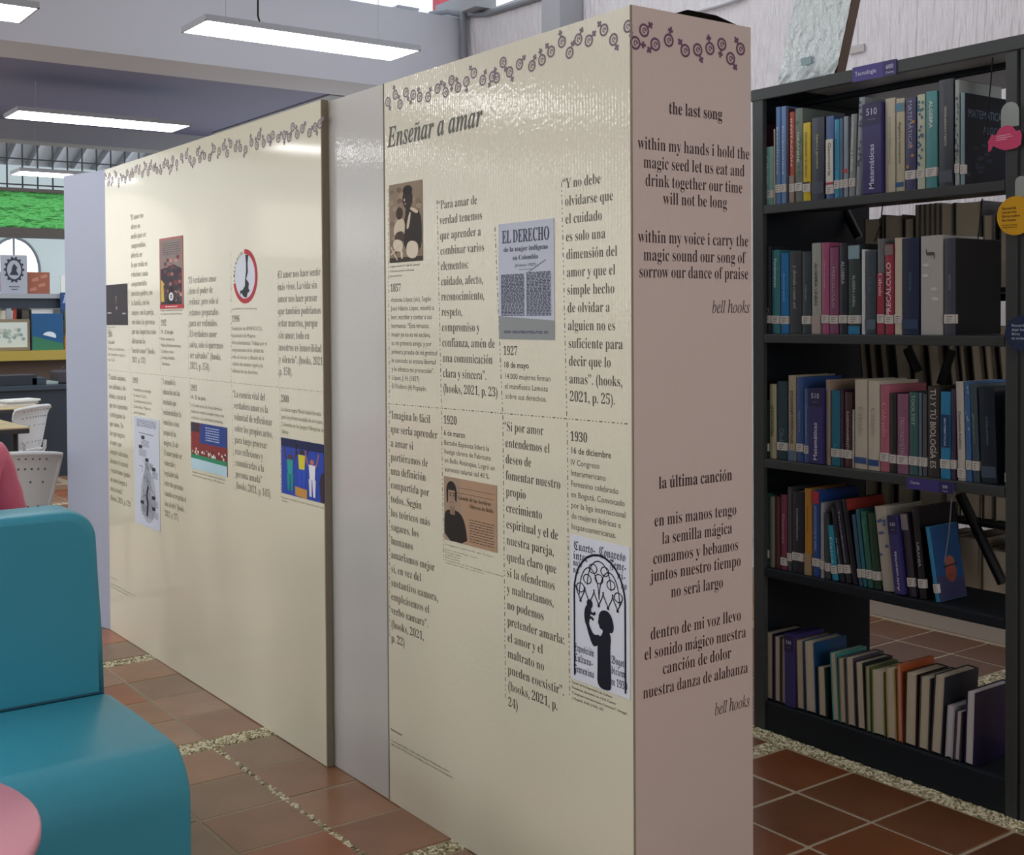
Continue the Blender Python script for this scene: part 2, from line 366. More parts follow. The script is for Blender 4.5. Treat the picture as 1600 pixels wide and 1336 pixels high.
# white wall under the green band with an arched window
WY = 16.5
wl = MB(); c_, ct = P(22, 400, WY), P(22, 372, WY).z; wr = P(62, 420, WY).x; R_ = wr - c_.x; zc = P(60, 425, WY).z; zb = P(22, 456, WY).z
xs = [-6.0] + [c_.x - R_ * math.cos(math.pi * i / 16) for i in range(17)] + [9.0]
wl.box((-6, WY, 0), (9, WY + .15, zb))
wl.box((-6, WY, zb), (c_.x - R_, WY + .15, 3.6)); wl.box((c_.x + R_, WY, zb), (9, WY + .15, 3.6))
for i in range(16):
    t0, t1 = math.pi * i / 16, math.pi * (i + 1) / 16
    x0, x1 = c_.x - R_ * math.cos(t0), c_.x - R_ * math.cos(t1); z0, z1 = zc + (ct - zc) * math.sin(t0), zc + (ct - zc) * math.sin(t1)
    wl.add([(x0, WY, z0), (x1, WY, z1), (x1, WY, 3.6), (x0, WY, 3.6)], [(0, 1, 2, 3)])
struct(wl.build('wall_far_lower', mat('pale_blue_white_paint', 'DCE6E8', .6)))
wn = MB(); arc = [(c_.x - R_ * math.cos(math.pi * i / 20), WY, zc + (ct - zc) * math.sin(math.pi * i / 20)) for i in range(21)]
wn.tube(arc, .02, 6); wn.box((c_.x - .012, WY, zb), (c_.x + .012, WY + .03, ct))
wn = struct(wn.build('window_1', pipem))
MB().box((c_.x - R_, WY + .1, zc), (c_.x + R_, WY + .11, ct)).build('pane', pane, wn)
MB().box((c_.x - R_, WY + .1, zb), (c_.x + R_, WY + .11, zc)).build('red_panel', redp, wn)
# arched windows farther left on the same wall line (seen mirrored in the glossy boards)
for k, (xa, xb, za, zt, ar) in enumerate([(-1.95, -.3, 1.85, 3.06, 1), (-2.2, -2.04, 1.9, 2.82, 0), (-5.2, -2.85, 2.3, 3.03, 0)]):
    cx_, rr = (xa + xb) / 2, (xb - xa) / 2
    pts_ = [(xa, za), (xb, za)] + ([(cx_ + rr * math.cos(math.pi * i / 16), zt - .62 + .62 * math.sin(math.pi * i / 16)) for i in range(17)] if ar else [(xb, zt), (xa, zt)])
    wn_ = struct(MB().prism(pts_, 1, FY - .03, FY - .01).build('window_%d' % (k + 7), mat('hazy_window_pane', (1, .97, .9), .3, emit=.8)))
    MB().tube([(x_, FY - .035, z_) for x_, z_ in pts_], .02, 6, closed=True).build('frame', white, wn_)

# things on and around the far counter
CYF = 13.0
def facing(u0, v0, u1, v1, y): a, b = P(u0, v0, y), P(u1, v1, y); return a.x, a.z, b.x, b.z
def card(name, label, cat, px, y, base, d=.03, lean=0, draw=None, group=None, m=None):
    x0, z1, x1, z0 = facing(*px, y); r = empty(name, ((x0 + x1) / 2, y, z0), label, cat, group); W, H = x1 - x0, z1 - z0
    mb = MB().box((-W/2, 0, 0), (W/2, d, H), 0, lin(base)); mb.build('board' if name not in ('box',) else 'body', PHOTO, r)
    cv = Canvas((-W/2, 0, 0), (1, 0, 0), (0, 0, 1), (0, -1, 0)); m2 = MB(); 
    if draw: draw(m2, cv, W, H); m2.build('printed_picture', PHOTO, r, fix=False)
    r.rotation_euler.x = -lean
    return r
zc1 = P(60, 459, CYF).z; zs1 = P(60, 482, CYF).z; zc2 = P(60, 547, CYF).z; zc3 = P(60, 562, CYF).z
ct_ = empty('shelving_counter', (3.6, CYF, 0), 'far counter with grey top shelf and yellow ledge behind the tables', 'counter')
for nm, bx, m_ in (('top_shelf', ((2.0, CYF - .02, zc1 - .05), (4.35, CYF + .4, zc1)), greyp), ('fascia', ((2.0, CYF + .02, zs1), (4.35, CYF + .1, zc1 - .05)), darkdesk),
                   ('ledge', ((2.0, CYF - .2, zc3), (5.6, CYF + .3, zc2)), mat('mustard_paint', 'B49B45', .5)), ('lower_panel', ((2.0, CYF + .05, 0), (5.6, CYF + .12, zc3)), mat('brown_grey_panel', '705A4E', .6)),
                   ('back_panel', ((2.0, CYF + .34, zc2), (5.6, CYF + .4, zs1)), white)):
    keep(MB().box(*bx).build(nm, m_), ct_)
for xx in (2.05, 3.3, 4.3): keep(MB().box((xx, CYF + .0, zc2), (xx + .05, CYF + .3, zs1)).build('post', greyp), ct_)
def d_emblem(mb, cv, W, H):
    k = lin('3A3A44'); ring(mb, cv, W*.5, H*.62, W*.33, H*.3, .82, k, n=24)
    for i in range(14):
        a = i * 2 * math.pi / 14; poly(mb, cv, ell(W*.5 + W*.35*math.cos(a), H*.62 + H*.31*math.sin(a), W*.05, H*.035, 6), k)
    poly(mb, cv, [(W*.32,H*.48),(W*.68,H*.48),(W*.58,H*.6),(W*.62,H*.68),(W*.5,H*.78),(W*.42,H*.68),(W*.4,H*.58)], k)
    poly(mb, cv, [(W*.3,H*.17),(W*.7,H*.17),(W*.7,H*.19),(W*.3,H*.19)], k); poly(mb, cv, [(W*.38,H*.1),(W*.62,H*.1),(W*.62,H*.12),(W*.38,H*.12)], k)
card('poster_board', 'grey card with a dark round emblem standing on the far shelf', 'sign', (1, 398, 43, 459), CYF, 'A6A9B4', draw=d_emblem)
card('box', 'brown patterned cardboard box on the far shelf beside the emblem card', 'box', (43, 425, 78, 459), CYF + .04, '9C5F4C', d=.25,
     draw=lambda mb, cv, W, H: [poly(mb, cv, [(W*a,H*b),(W*(a+.3),H*(b+.06)),(W*(a+.27),H*(b+.22)),(W*(a-.02),H*(b+.12))], lin('B9806A')) for a, b in ((.1,.1),(.5,.3),(.2,.55),(.6,.7))])
card('picture_card', 'small white card with a grey sketch on the far shelf', 'card', (95, 430, 121, 459), CYF + .05, 'E4E8E2',
     draw=lambda mb, cv, W, H: [ring(mb, cv, W*.5, H*.5, W*.2, H*.3, .7, lin('8C968C')), poly(mb, cv, ell(W*.5,H*.45,W*.1,H*.15,8), lin('77806F'))])
lm = MB(); q = P(20, 452, CYF - .1); lm.lathe([(.0, 0), (.07, 0), (.13, .02), (.14, .08), (.11, .12), (0, .13)], 20)
o = lm.build('bowl', mat('glossy_white', 'F2F2F2', .2)); o.location = (q.x, CYF + .14, zc1); tag(o, 'small white bowl upside down on the far shelf', 'bowl'); o.location.y = CYF - .14 + .16; o.hide_render = False
o.location.y = CYF + .13; o.location.x = P(20,452,CYF).x
bpy.data.objects.remove(o)
def d_blue(mb, cv, W, H):
    write(mb, cv, 'Blu', 'bi', W*.08, H*.62, H*.42, .9, c=lin('9FB4D8')); ring(mb, cv, W*.3, H*.22, W*.2, H*.15, .5, lin('141A2C'))
    poly(mb, cv, ell(W*.75, H*.3, W*.2, H*.2, 12), lin('7C86B8'))
card('blue_poster', 'dark blue poster with pale lettering beside the far shelf', 'poster', (95, 457, 130, 500), CYF - .06, '36507C', draw=d_blue)
def d_sketch(mb, cv, W, H):
    poly(mb, cv, [(W*.06,H*.1),(W*.94,H*.1),(W*.94,H*.9),(W*.06,H*.9)], lin('D2D6CC'))
    for i in range(26): poly(mb, cv, ell(W*random.uniform(.15,.85), H*random.uniform(.25,.7), W*.05, H*.06, 7), lin(random.choice(('A9B4A4','C2C6B8','8FA09A'))), .0006)
card('framed_sketch', 'framed pale green sketch leaning on the yellow ledge', 'picture', (-20, 499, 47, 547), CYF - .1, '8A7A62', draw=d_sketch)
def d_paint(mb, cv, W, H):
    poly(mb, cv, [(0,0),(W,0),(W,H*.18),(0,H*.4)], lin('3F7A5C')); poly(mb, cv, ell(W*.55, H*.38, W*.22, H*.13, 14, -20, 160), lin('DDE4EA'), .0006)
card('blue_painting', 'blue and green painting with a pale shape on the yellow ledge', 'picture', (50, 490, 99, 547), CYF - .12, '2C5A86', draw=d_paint)
def d_flow(mb, cv, W, H):
    poly(mb, cv, [(0,0),(W*.9,0),(W,H*.3),(W*.8,H*.62),(W*.2,H*.68),(0,H*.3)], lin('C98A2C')); ring(mb, cv, W*.6, H*.3, W*.3, H*.22, .6, lin('C0453A'), .0006); poly(mb, cv, ell(W*.6,H*.3,W*.17,H*.12,12), lin('E0A0A0'), .0007)
    ring(mb, cv, W*.4, H*.65, W*.2, H*.14, .6, lin('5A3A2A'), .0008); ring(mb, cv, W*.75, H*.85, W*.22, H*.12, .5, lin('2F8A5A'), .0008)
card('flower_painting', 'orange and green painting with round flowers on the yellow ledge', 'picture', (100, 485, 134, 547), CYF - .08, '5A5A3C', draw=d_flow)
# small objects on the middle shelf
for i, (u, c1, wv, hv, lb) in enumerate([(8, 'E8E2D2', 16, 12, 'pale box in the far middle shelf'), (19, 'C8472E', 5, 15, 'narrow orange red box in the far middle shelf'), (36, '5A5650', 10, 17, 'dark grey figure box in the far middle shelf'), (62, 'F0F0EC', 32, 14, 'wide white box in the far middle shelf')]):
    a = P(u - wv / 2, 498, CYF + .15); b = P(u + wv / 2, 498 - hv, CYF + .15)
    r = empty('storage_box', ((a.x + b.x) / 2, CYF + .15, zc2), lb, 'box'); MB().box((-(b.x-a.x)/2, -.1, 0), ((b.x-a.x)/2, .1, max(.12, b.z - zc2))).build('body', mat('sb%d' % i, c1, .5), r)
    MB().box((-(b.x-a.x)/2 - .004, -.104, max(.12, b.z - zc2) - .02), ((b.x-a.x)/2 + .004, .104, max(.12, b.z - zc2) + .004)).build('lid', mat('sb%d' % i, c1), r)
# dark desk in front of the counter
zd = P(100, 601, 11.6).z
dk = empty('dark_desk', (3.6, 11.6, 0), 'long dark blue desk front with items on top before the far counter', 'desk')
keep(MB().box((2.0, 11.6, 0), (5.2, 11.64, zd - .04)).build('front_panel', darkdesk), dk); keep(MB().box((2.0, 11.56, zd - .04), (5.2, 12.2, zd)).build('desk_top', mat('dark_desk_top', '3A4450', .35)), dk)
keep(MB().box((2.0, 12.15, 0), (5.2, 12.19, zd - .04)).build('rear_panel', darkdesk), dk)
for i, (u, cc, s, lb, zz) in enumerate([(16, '2A2E38', .45, 'dark bag lying on the far desk', .1), (56, '33404E', .14, 'dark blue case on the far desk', .07), (103, '3E3A40', .25, 'dark box at the right end of the far desk', .13), (76, '9AA8A6', .12, 'pale folded paper on the far desk', .03)]):
    q = P(u, 600, 11.85); r = empty('desk_item', (q.x, 11.85, zd), lb, 'bag' if i == 0 else 'box')
    o = MB().box((-s/2, -.12, 0), (s/2, .12, zz)).build('body', mat('deskitem%d' % i, cc, .5), r, bevel=.02 if zz > .1 else .005)
    MB().tube([(-s*.2, 0, zz - .01), (-s*.1, 0, zz + .03), (s*.1, 0, zz + .03), (s*.2, 0, zz - .01)], .008, 6).build('handle', mat('deskitem%d' % i, cc), r) if zz > .1 else None

# tables
def table(corner, size, label, zt=.75):
    x1, y0 = corner; r = empty('study_table', (x1 - size[0] / 2, y0 + size[1] / 2, 0), label, 'table', 'study tables in the far hall')
    W, D = size; MB().box((-W/2, -D/2, zt - .012), (W/2, D/2, zt)).build('tabletop', oak, r, bevel=.004); MB().box((-W/2, -D/2, zt - .045), (W/2, D/2, zt - .012)).build('edge_band', mat('dark_edge', '343638', .5), r, bevel=.004)
    for sx in (-1, 1):
        for sy in (-1, 1): MB().tube([(sx*(W/2-.08), sy*(D/2-.08), 0), (sx*(W/2-.08), sy*(D/2-.08), zt - .045)], .022, 10).build('leg', blackmetal, r)
    return r
t1 = table((2.335, 8.62), (1.3, .8), 'wood topped table nearest the white chairs, with dark edge')
t2 = table((3.05, 10.55), (1.4, .8), 'wood topped table farther back, with papers on it')
for k in range(3):
    b = MB().box((-.14, -.1, 0), (.14, .1, .018)).build('book', mat('paper_stack%d' % k, ('CFCBC4', '9A9890', 'E2E2DE')[k], .6)); q = P(8, 620, 10.85)
    b.location = (q.x + .1 + .02 * k, 10.85 + .02 * k, .751 + .019 * k); b.rotation_euler.z = .15 * k
    tag(b, ('grey white book at the bottom of the stack on the far table', 'grey book in the middle of the stack on the far table', 'white book on top of the stack on the far table')[k], 'book', 'books stacked on the far table')

# white perforated plastic chairs
def chair(loc, rz, label):
    r = empty('plastic_chair', loc, label, 'chair', 'white plastic chairs in the far hall')
    # chair faces +Y in local space; backrest at -Y
    n, m_ = 14, 10; th = .016; mb = MB()
    def bp(i, j, off=0):
        s = i / n * 2 - 1; t = j / m_; hw = .155 + .085 * t ** .8; x = s * hw; z = .50 + .34 * t - .02 * (s * s) * t
        y = -.20 - .07 * t + .075 * s * s * (.4 + .6 * t) - off - (.02 * max(0, t - .85) / .15)
        return (x, y, z)
    for off, fl_ in ((0, 0), (th, 1)):
        vs = [bp(i, j, off) for j in range(m_ + 1) for i in range(n + 1)]
        mb.add(vs, [(j*(n+1)+i, j*(n+1)+i+1, (j+1)*(n+1)+i+1, (j+1)*(n+1)+i) for j in range(m_) for i in range(n)], 0, None, True)
    edge = [(0, j) for j in range(m_)] + [(i, m_) for i in range(n)] + [(n, j) for j in range(m_, 0, -1)] + [(i, 0) for i in range(n, 0, -1)]
    mb.tube([[(a + b) / 2 for a, b in zip(bp(i, j, 0), bp(i, j, th))] for i, j in edge], .0125, 8, closed=True)
    back = mb.build('backrest', chairw, r)
    hb = MB()
    for j, t in enumerate((.18, .36, .56, .76, .92)):
        for i in range(2, 13, 1 if j > 2 else 2):
            if (i + j) % 2 and j < 3: continue
            for off in (-.0015, th + .0015):
                x, y, z = bp(i, t * m_, off); hb.add([(x + .006*math.cos(a*.785), y, z + .006*math.sin(a*.785)) for a in range(8)], [tuple(range(8))], 0)
    tag(hb.build('perforations', chairh, back, fix=False), kind='stuff')
    sv = []; 
    for j in range(9):
        for i in range(11):
            s = i / 5 - 1; t = j / 8; sv.append((s * (.2 + .02 * math.sin(t * 3.14)), -.2 + .42 * t, .45 - .015 * (1 - s*s) * math.sin(t * 3.14) - .03 * max(0, t - .8) / .2 + .05 * max(0, .15 - t) / .15))
    sb = MB().add(sv, [(j*11+i, j*11+i+1, (j+1)*11+i+1, (j+1)*11+i) for j in range(8) for i in range(10)], 0, None, True)
    se = sb.build('seat', chairw, r); sd = se.modifiers.new('s', 'SOLIDIFY'); sd.thickness = .018
    for s in (-1, 1):
        MB().tube([(s*.13, -.2, .43), (s*.14, -.235, .5), (s*.14, -.24, .56)], .014, 8).build('back_support', chairw, r)
        for e in (-1, 1): MB().tube([(s*.16, e*.15, .43), (s*.2, e*.21, 0)], .012, 8).build('leg', blackmetal, r)
    MB().tube([(-.16, -.15, .42), (.16, -.15, .42), (.16, .15, .42), (-.16, .15, .42)], .01, 8, closed=True).build('seat_frame', blackmetal, r)
    r.rotation_euler.z = rz; return r
q = atz(97, 712, .82); chair((q.x - .17, q.y + .34, 0), -.22, 'white perforated plastic chair nearest, right behind the teal seat')
q = atz(78, 633, .82); chair((q.x - .36, q.y - .1, 0), .75, 'white perforated plastic chair farther back beside the wood table')

# person in pink quilted jacket, seated behind the teal seat
def person():
    px, py = aty(37, 812, 4.55).x - .30, 4.55
    r = empty('person', (px, py, 0), 'person in a pink quilted jacket sitting behind the teal seat, at left edge', 'person')
    def skin(name, joints, edges, m_, sub=2, root=0):
        me = bpy.data.meshes.new(name); me.from_pydata([j[0] for j in joints], edges, []); o = bpy.data.objects.new(name, me); col.objects.link(o); o.parent = r
        sk = o.modifiers.new('skin', 'SKIN'); sk.use_smooth_shade = True
        for i, j in enumerate(joints): rr = j[1] if isinstance(j[1], tuple) else (j[1], j[1]); me.skin_vertices[0].data[i].radius = rr; me.skin_vertices[0].data[i].use_root = (i == root)
        ss = o.modifiers.new('sub', 'SUBSURF'); ss.levels = sub; ss.render_levels = sub; me.materials.append(m_); return o
    skinm = mat('skin', 'B98468', .5)
    J = [((0,0,.52), (.16,.12)), ((0,-.02,.72), (.15,.11)), ((0,-.02,.92), (.165,.11)), ((0,0,1.08), .06), ((0,.02,1.17), .05), ((0,.04,1.27), (.08,.1)), ((0,.04,1.36), (.075,.09)),
         ((.16,0,1.0), .062), ((.23,.03,.74), .05), ((.17,.26,.72), .036), ((.15,.33,.73), .03),
         ((-.16,0,1.0), .062), ((-.23,.03,.74), .05), ((-.17,.26,.72), .036), ((-.15,.33,.73), .03),
         ((.1,.0,.5), .085), ((.11,.42,.5), .065), ((.11,.45,.1), .042), ((.11,.56,.04), .035), ((-.1,.0,.5), .085), ((-.11,.42,.5), .065), ((-.11,.45,.1), .042), ((-.11,.56,.04), .035)]
    E_ = [(0,1),(1,2),(2,3),(3,4),(4,5),(5,6),(2,7),(7,8),(8,9),(9,10),(2,11),(11,12),(12,13),(13,14),(0,15),(15,16),(16,17),(17,18),(0,19),(19,20),(20,21),(21,22)]
    skin('body', J, E_, skinm)
    pj = mat('pink_quilted_nylon', 'C9607E', .45, bump=(9, .6), vary=(6, .08))
    pts = [((0,-.02,.50), (.19,.145)), ((0,-.02,.62), (.175,.14)), ((0,-.02,.76), (.18,.14)), ((0,-.02,.9), (.185,.14)), ((0,0,1.04), (.09,.09))]
    Je = pts + [((.19,0,.99), .085)]; ed = [(0,1),(1,2),(2,3),(3,4),(3,5)]; k = 5
    for i in range(1, 7):
        t = i / 6; Je.append(((.19 + .07*t, .03*t, .99 - .26*t), .078 if i % 2 else .068)); ed.append((k, len(Je) - 1)); k = len(Je) - 1
    for i in range(1, 6):
        t = i / 5; Je.append(((.26 - .08*t, .03 + .23*t, .73), .062 if i % 2 else .053)); ed.append((k, len(Je) - 1)); k = len(Je) - 1
    Je.append(((-.19,0,.99), .085)); ed.append((3, len(Je) - 1)); k = len(Je) - 1
    for i in range(1, 7):
        t = i / 6; Je.append(((-.19 - .07*t, .03*t, .99 - .26*t), .078 if i % 2 else .068)); ed.append((k, len(Je) - 1)); k = len(Je) - 1
    for i in range(1, 6):
        t = i / 5; Je.append(((-.26 + .08*t, .03 + .23*t, .73), .062 if i % 2 else .053)); ed.append((k, len(Je) - 1)); k = len(Je) - 1
    skin('jacket', Je, ed, pj)
    skin('trousers', [((0,0,.5), (.17,.14)), ((.1,.02,.5), .1), ((.11,.42,.5), .08), ((.11,.45,.12), .055), ((-.1,.02,.5), .1), ((-.11,.42,.5), .08), ((-.11,.45,.12), .055)], [(0,1),(1,2),(2,3),(0,4),(4,5),(5,6)], mat('dark_trousers', '2A2E3A', .8))
    hb = MB(); hb.lathe([(0, .19), (.06, .185), (.1, .13), (.108, .05), (.1, -.03), (.085, -.12), (.07, -.14)], 20); h = hb.build('hair', mat('dark_hair', '231A16', .6, bump=(60, .5)), r); h.location = (0, .02, 1.27); h.scale = (.95, 1.05, .95)
    fc = MB().lathe([(0, .016), (.012, .01), (.016, 0)], 8).lathe([(0, .03), (.01, .02), (.014, .0)], 8, (0, 0, -.001)); n_ = fc.build('nose', skinm, r); n_.location = (0, .135, 1.28); n_.rotation_euler.x = -1.4
    for s in (-1, 1):
        e = MB().lathe([(0, .006), (.009, .003), (.012, 0)], 10).build('eye', mat('eye_dark', '1C1614', .3), r); e.location = (s*.033, .125, 1.305); e.rotation_euler.x = -1.5
        for f in range(5):
            L = (.06, .072, .078, .07, .05)[f] if f else .05; bx_ = s*.15 + (f - 2) * .016
            MB().tube([(bx_, .33, .725), (bx_ + (0 if f else -s*.01), .33 + L*.6, .72), (bx_, .33 + L, .70)], [.009, .0085, .006], 8).build('finger', skinm, r)
    r.rotation_euler.z = -.1
    st = empty('stool', (px, py, 0), 'low dark stool under the person in the pink jacket', 'stool')
    MB().lathe([(0, .34), (.15, .34), (.17, .33), (.17, .31), (.15, .29), (0, .29)], 28).build('seat', darkdesk, st)
    for a in range(4): MB().tube([(.12*math.cos(a*1.571+.78), .12*math.sin(a*1.571+.78), .3), (.18*math.cos(a*1.571+.78), .18*math.sin(a*1.571+.78), 0)], .014, 8).build('leg', blackmetal, st)
person()

# ------------------------------------------------------------------ teal seat and pink table
def rrect(x0, x1, z0, z1, r, which, n=8):
    pts = []
    for cx, cz, a0, k in ((x1, z0, -90, 0), (x1, z1, 0, 1), (x0, z1, 90, 2), (x0, z0, 180, 3)):
        rr = r if k in which else .004; px = cx + (-rr if cx == x1 else rr); pz = cz + (-rr if cz == z1 else rr)
        for i in range(n + 1): a = math.radians(a0 + 90 * i / n); pts.append((px + rr*math.cos(a), pz + rr*math.sin(a)))
    return pts
sx1, sx0, sy = 1.144, .40, 3.423
sf = empty('lounge_seat', (.77, 3.2, 0), 'teal leatherette lounge seat with waterfall front, beside the pink table', 'seat')
# seat profile in (y,z): rounded front edge
R1 = .13; prof = [(sy + .2, 0), (2.80, 0)] + [(2.79, .1)] + [(2.79 + R1 - R1*math.cos(math.radians(a)), .425 - R1 + R1*math.sin(math.radians(a))) for a in range(0, 91, 9)] + [(3.15, .425), (sy - .03, .418), (sy, .41), (sy + .2, .41)]
def soft_prism(prof, x0, x1, r=.03):
    # extruded profile whose side rims are rounded over
    cx = sum(p[0] for p in prof) / len(prof); cz = sum(p[1] for p in prof) / len(prof); mb = MB(); n = len(prof); vs = []
    steps = [(x0, r), (x0 + r*.3, r*.3), (x0 + r, 0), (x1 - r, 0), (x1 - r*.3, r*.3), (x1, r)]
    for x, ins in steps:
        for i, p in enumerate(prof):
            a = Vector(prof[i - 1]); b = Vector(prof[(i + 1) % n]); d = (b - a).normalized(); nn = Vector((-d.y, d.x))
            if nn.dot(Vector(p) - Vector((cx, cz))) > 0: nn = -nn
            k = ins if p[1] > .001 else 0; vs.append((x, p[0] + nn.x*k, p[1] + nn.y*k))
    mb.add(vs, [(j*n+i, j*n+(i+1)%n, (j+1)*n+(i+1)%n, (j+1)*n+i) for j in range(len(steps)-1) for i in range(n)], 0, None, True)
    mb.add(vs[:n], [tuple(range(n))], 0); mb.add(vs[-n:], [tuple(range(n))], 0); return mb
keep(soft_prism(prof, sx0, sx1, .022).build('seat', teal), sf)
bk = MB(); n = 12; outline = []
w1, w0 = sx1 - .006, sx0 + .006
for side in (1, -1):
    pass
top = .948; rr = .085
def bx(t): return -.026 * t     # slight taper to the top
R_out = [(w1, .40), (w1 - .004, .6), (w1 - .012, .75)] + [(w1 - .016 - rr + rr*math.cos(math.radians(a)), top - rr + rr*math.sin(math.radians(a))) for a in range(0, 91, 9)]
L_out = [(w0 + (w1 - x), z) for x, z in reversed(R_out)]
ol = R_out + L_out; n = len(ol); cxm = (w0 + w1) / 2
vs = []
for yy, ins in ((sy, .022), (sy - .002 + .008, .006), (sy + .026, 0), (sy + .17, 0), (sy + .19, .01), (sy + .2, .03)):
    for x, z in ol:
        k = min(1, (z - .4) / .1); vs.append((x - ins * (1 if x > cxm else -1), yy + .02 * (z - .41), z - (ins * k if z > .8 else 0)))
bk.add(vs, [(j*n+i, j*n+(i+1)%n, (j+1)*n+(i+1)%n, (j+1)*n+i) for j in range(5) for i in range(n)], 0, None, True)
bk.add(vs[:n], [tuple(range(n))], 0); bk.add(vs[-n:], [tuple(range(n))], 0)
keep(bk.build('backrest', teal), sf)
keep(MB().tube([(sx0 + .01, sy - .004, .416), (sx1 - .02, sy - .004, .416)], .004, 6).build('seam', mat('teal_dark_seam', '16475A', .5)), sf)

def circ3(a, b, c):
    ax, ay, bx_, by, cx, cy = a.x, a.y, b.x, b.y, c.x, c.y; d = 2*(ax*(by-cy)+bx_*(cy-ay)+cx*(ay-by))
    ux = ((ax*ax+ay*ay)*(by-cy)+(bx_*bx_+by*by)*(cy-ay)+(cx*cx+cy*cy)*(ay-by))/d; uy = ((ax*ax+ay*ay)*(cx-bx_)+(bx_*bx_+by*by)*(ax-cx)+(cx*cx+cy*cy)*(bx_-ax))/d
    return ux, uy, math.hypot(ax-ux, ay-uy)
PTX, PTY, PTR, PTZ = .26, 2.52, .42, .5
pt = empty('side_table', (PTX, PTY, 0), 'round pink side table in front of the teal seat', 'table')
MB().lathe([(0, PTZ), (PTR - .006, PTZ), (PTR, PTZ - .006), (PTR, PTZ - .022), (PTR - .006, PTZ - .028), (0, PTZ - .028)], 72).build('tabletop', pinkt, pt)
MB().lathe([(0, PTZ - .028), (.03, PTZ - .028), (.03, .03), (0, .03)], 20).build('pedestal', blackmetal, pt)
MB().lathe([(0, .03), (.14, .025), (.17, .0), (0, 0)], 40).build('foot_plate', blackmetal, pt)

# ------------------------------------------------------------------ exhibition boards
TX, T0, T1, TZ = 1.93, 2.046, 3.138, 2.222          # near display: printed face plane, near end, far end, height
tw = empty('exhibition_display', (2.13, 2.6, 0), 'tall cream box display with italic title, printed quotes and a pink end face', 'display')
keep(MB().box((TX, T0, .002), (TX + .006, T1, TZ)).build('front_panel', cream), tw)
e = keep(MB().box((TX + .001, T0 - .004, .002), (2.338, T0 + .002, TZ + .001)).build('end_panel', pinkish), tw); e['label'] = 'pinkish end face with a printed poem'
e = keep(MB().box((TX + .002, T1 + .003, .002), (TX + .008, 3.505, TZ)).build('side_panel', greyb), tw); e['label'] = 'plain pale grey side board'
keep(MB().box((2.332, T0 + .002, .002), (2.338, 3.505, TZ)).build('rear_panel', greyb), tw)
keep(MB().box((TX + .008, 3.499, .002), (2.332, 3.505, TZ)).build('far_end_panel', greyb), tw)
keep(MB().box((TX - .0015, T1 - .002, .002), (TX + .003, T1 + .003, TZ)).box((TX - .001, T0 - .005, .002), (TX + .002, T0 - .0005, TZ)).build('taped_edge', kraft), tw)
keep(MB().add([(2.05, T0 + .012, 2.215), (2.15, T0 + .03, 2.249), (2.25, T0 + .03, 2.249), (2.335, T0 + .012, 2.223), (2.335, 2.45, 2.20), (2.05, 2.45, 2.20)], [(0, 1, 2, 3, 4, 5)]).build('top_flap', blackm), tw)
DX, D0, D1, DZ = 1.905, 3.497, 5.665, 2.226
dp = empty('exhibition_display', (2.1, 4.6, 0), 'cream box display farther left, with six printed columns and a red ring logo', 'display')
keep(MB().box((DX, D0, .002), (DX + .005, D1, DZ)).build('front_panel', cream2), dp)
e = keep(MB().box((DX + .0005, D0 - .006, .002), (TX - .0005, D0 - .0005, DZ)).build('board_edge', kraft), dp); e['label'] = 'brown cardboard edge'
fl0 = aty(127, 270, 5.95); 
fp = MB(); a_, b_ = Vector((DX, D1, 0)), Vector((1.812, 6.01, 0)); d_ = (b_ - a_).normalized(); nn = Vector((-d_.y, d_.x, 0)) * .006
fp.add([a_ + Vector((0,0,.002)), b_ + Vector((0,0,.002)), b_ + nn*-1 + Vector((0,0,.002)), a_ + nn*-1 + Vector((0,0,.002)), a_ + Vector((0,0,DZ)), b_ + Vector((0,0,DZ)), b_ - nn + Vector((0,0,DZ)), a_ - nn + Vector((0,0,DZ))], [(0,3,2,1),(4,5,6,7),(0,1,5,4),(1,2,6,5),(2,3,7,6),(3,0,4,7)])
bgb = mat('bluish_grey_board', '9DA4B8', .3, coat=.5, bump=(8, .05, (1, 5, 1)))
e = keep(fp.build('side_panel', bgb), dp); e['label'] = 'plain bluish grey end board folded outwards'
keep(MB().box((2.30, D0 + .02, .002), (2.306, D1 + .3, DZ)).build('rear_panel', greyb), dp)
keep(MB().box((DX + .006, D1 + .30, .002), (2.30, D1 + .306, DZ)).build('far_end_panel', greyb), dp)

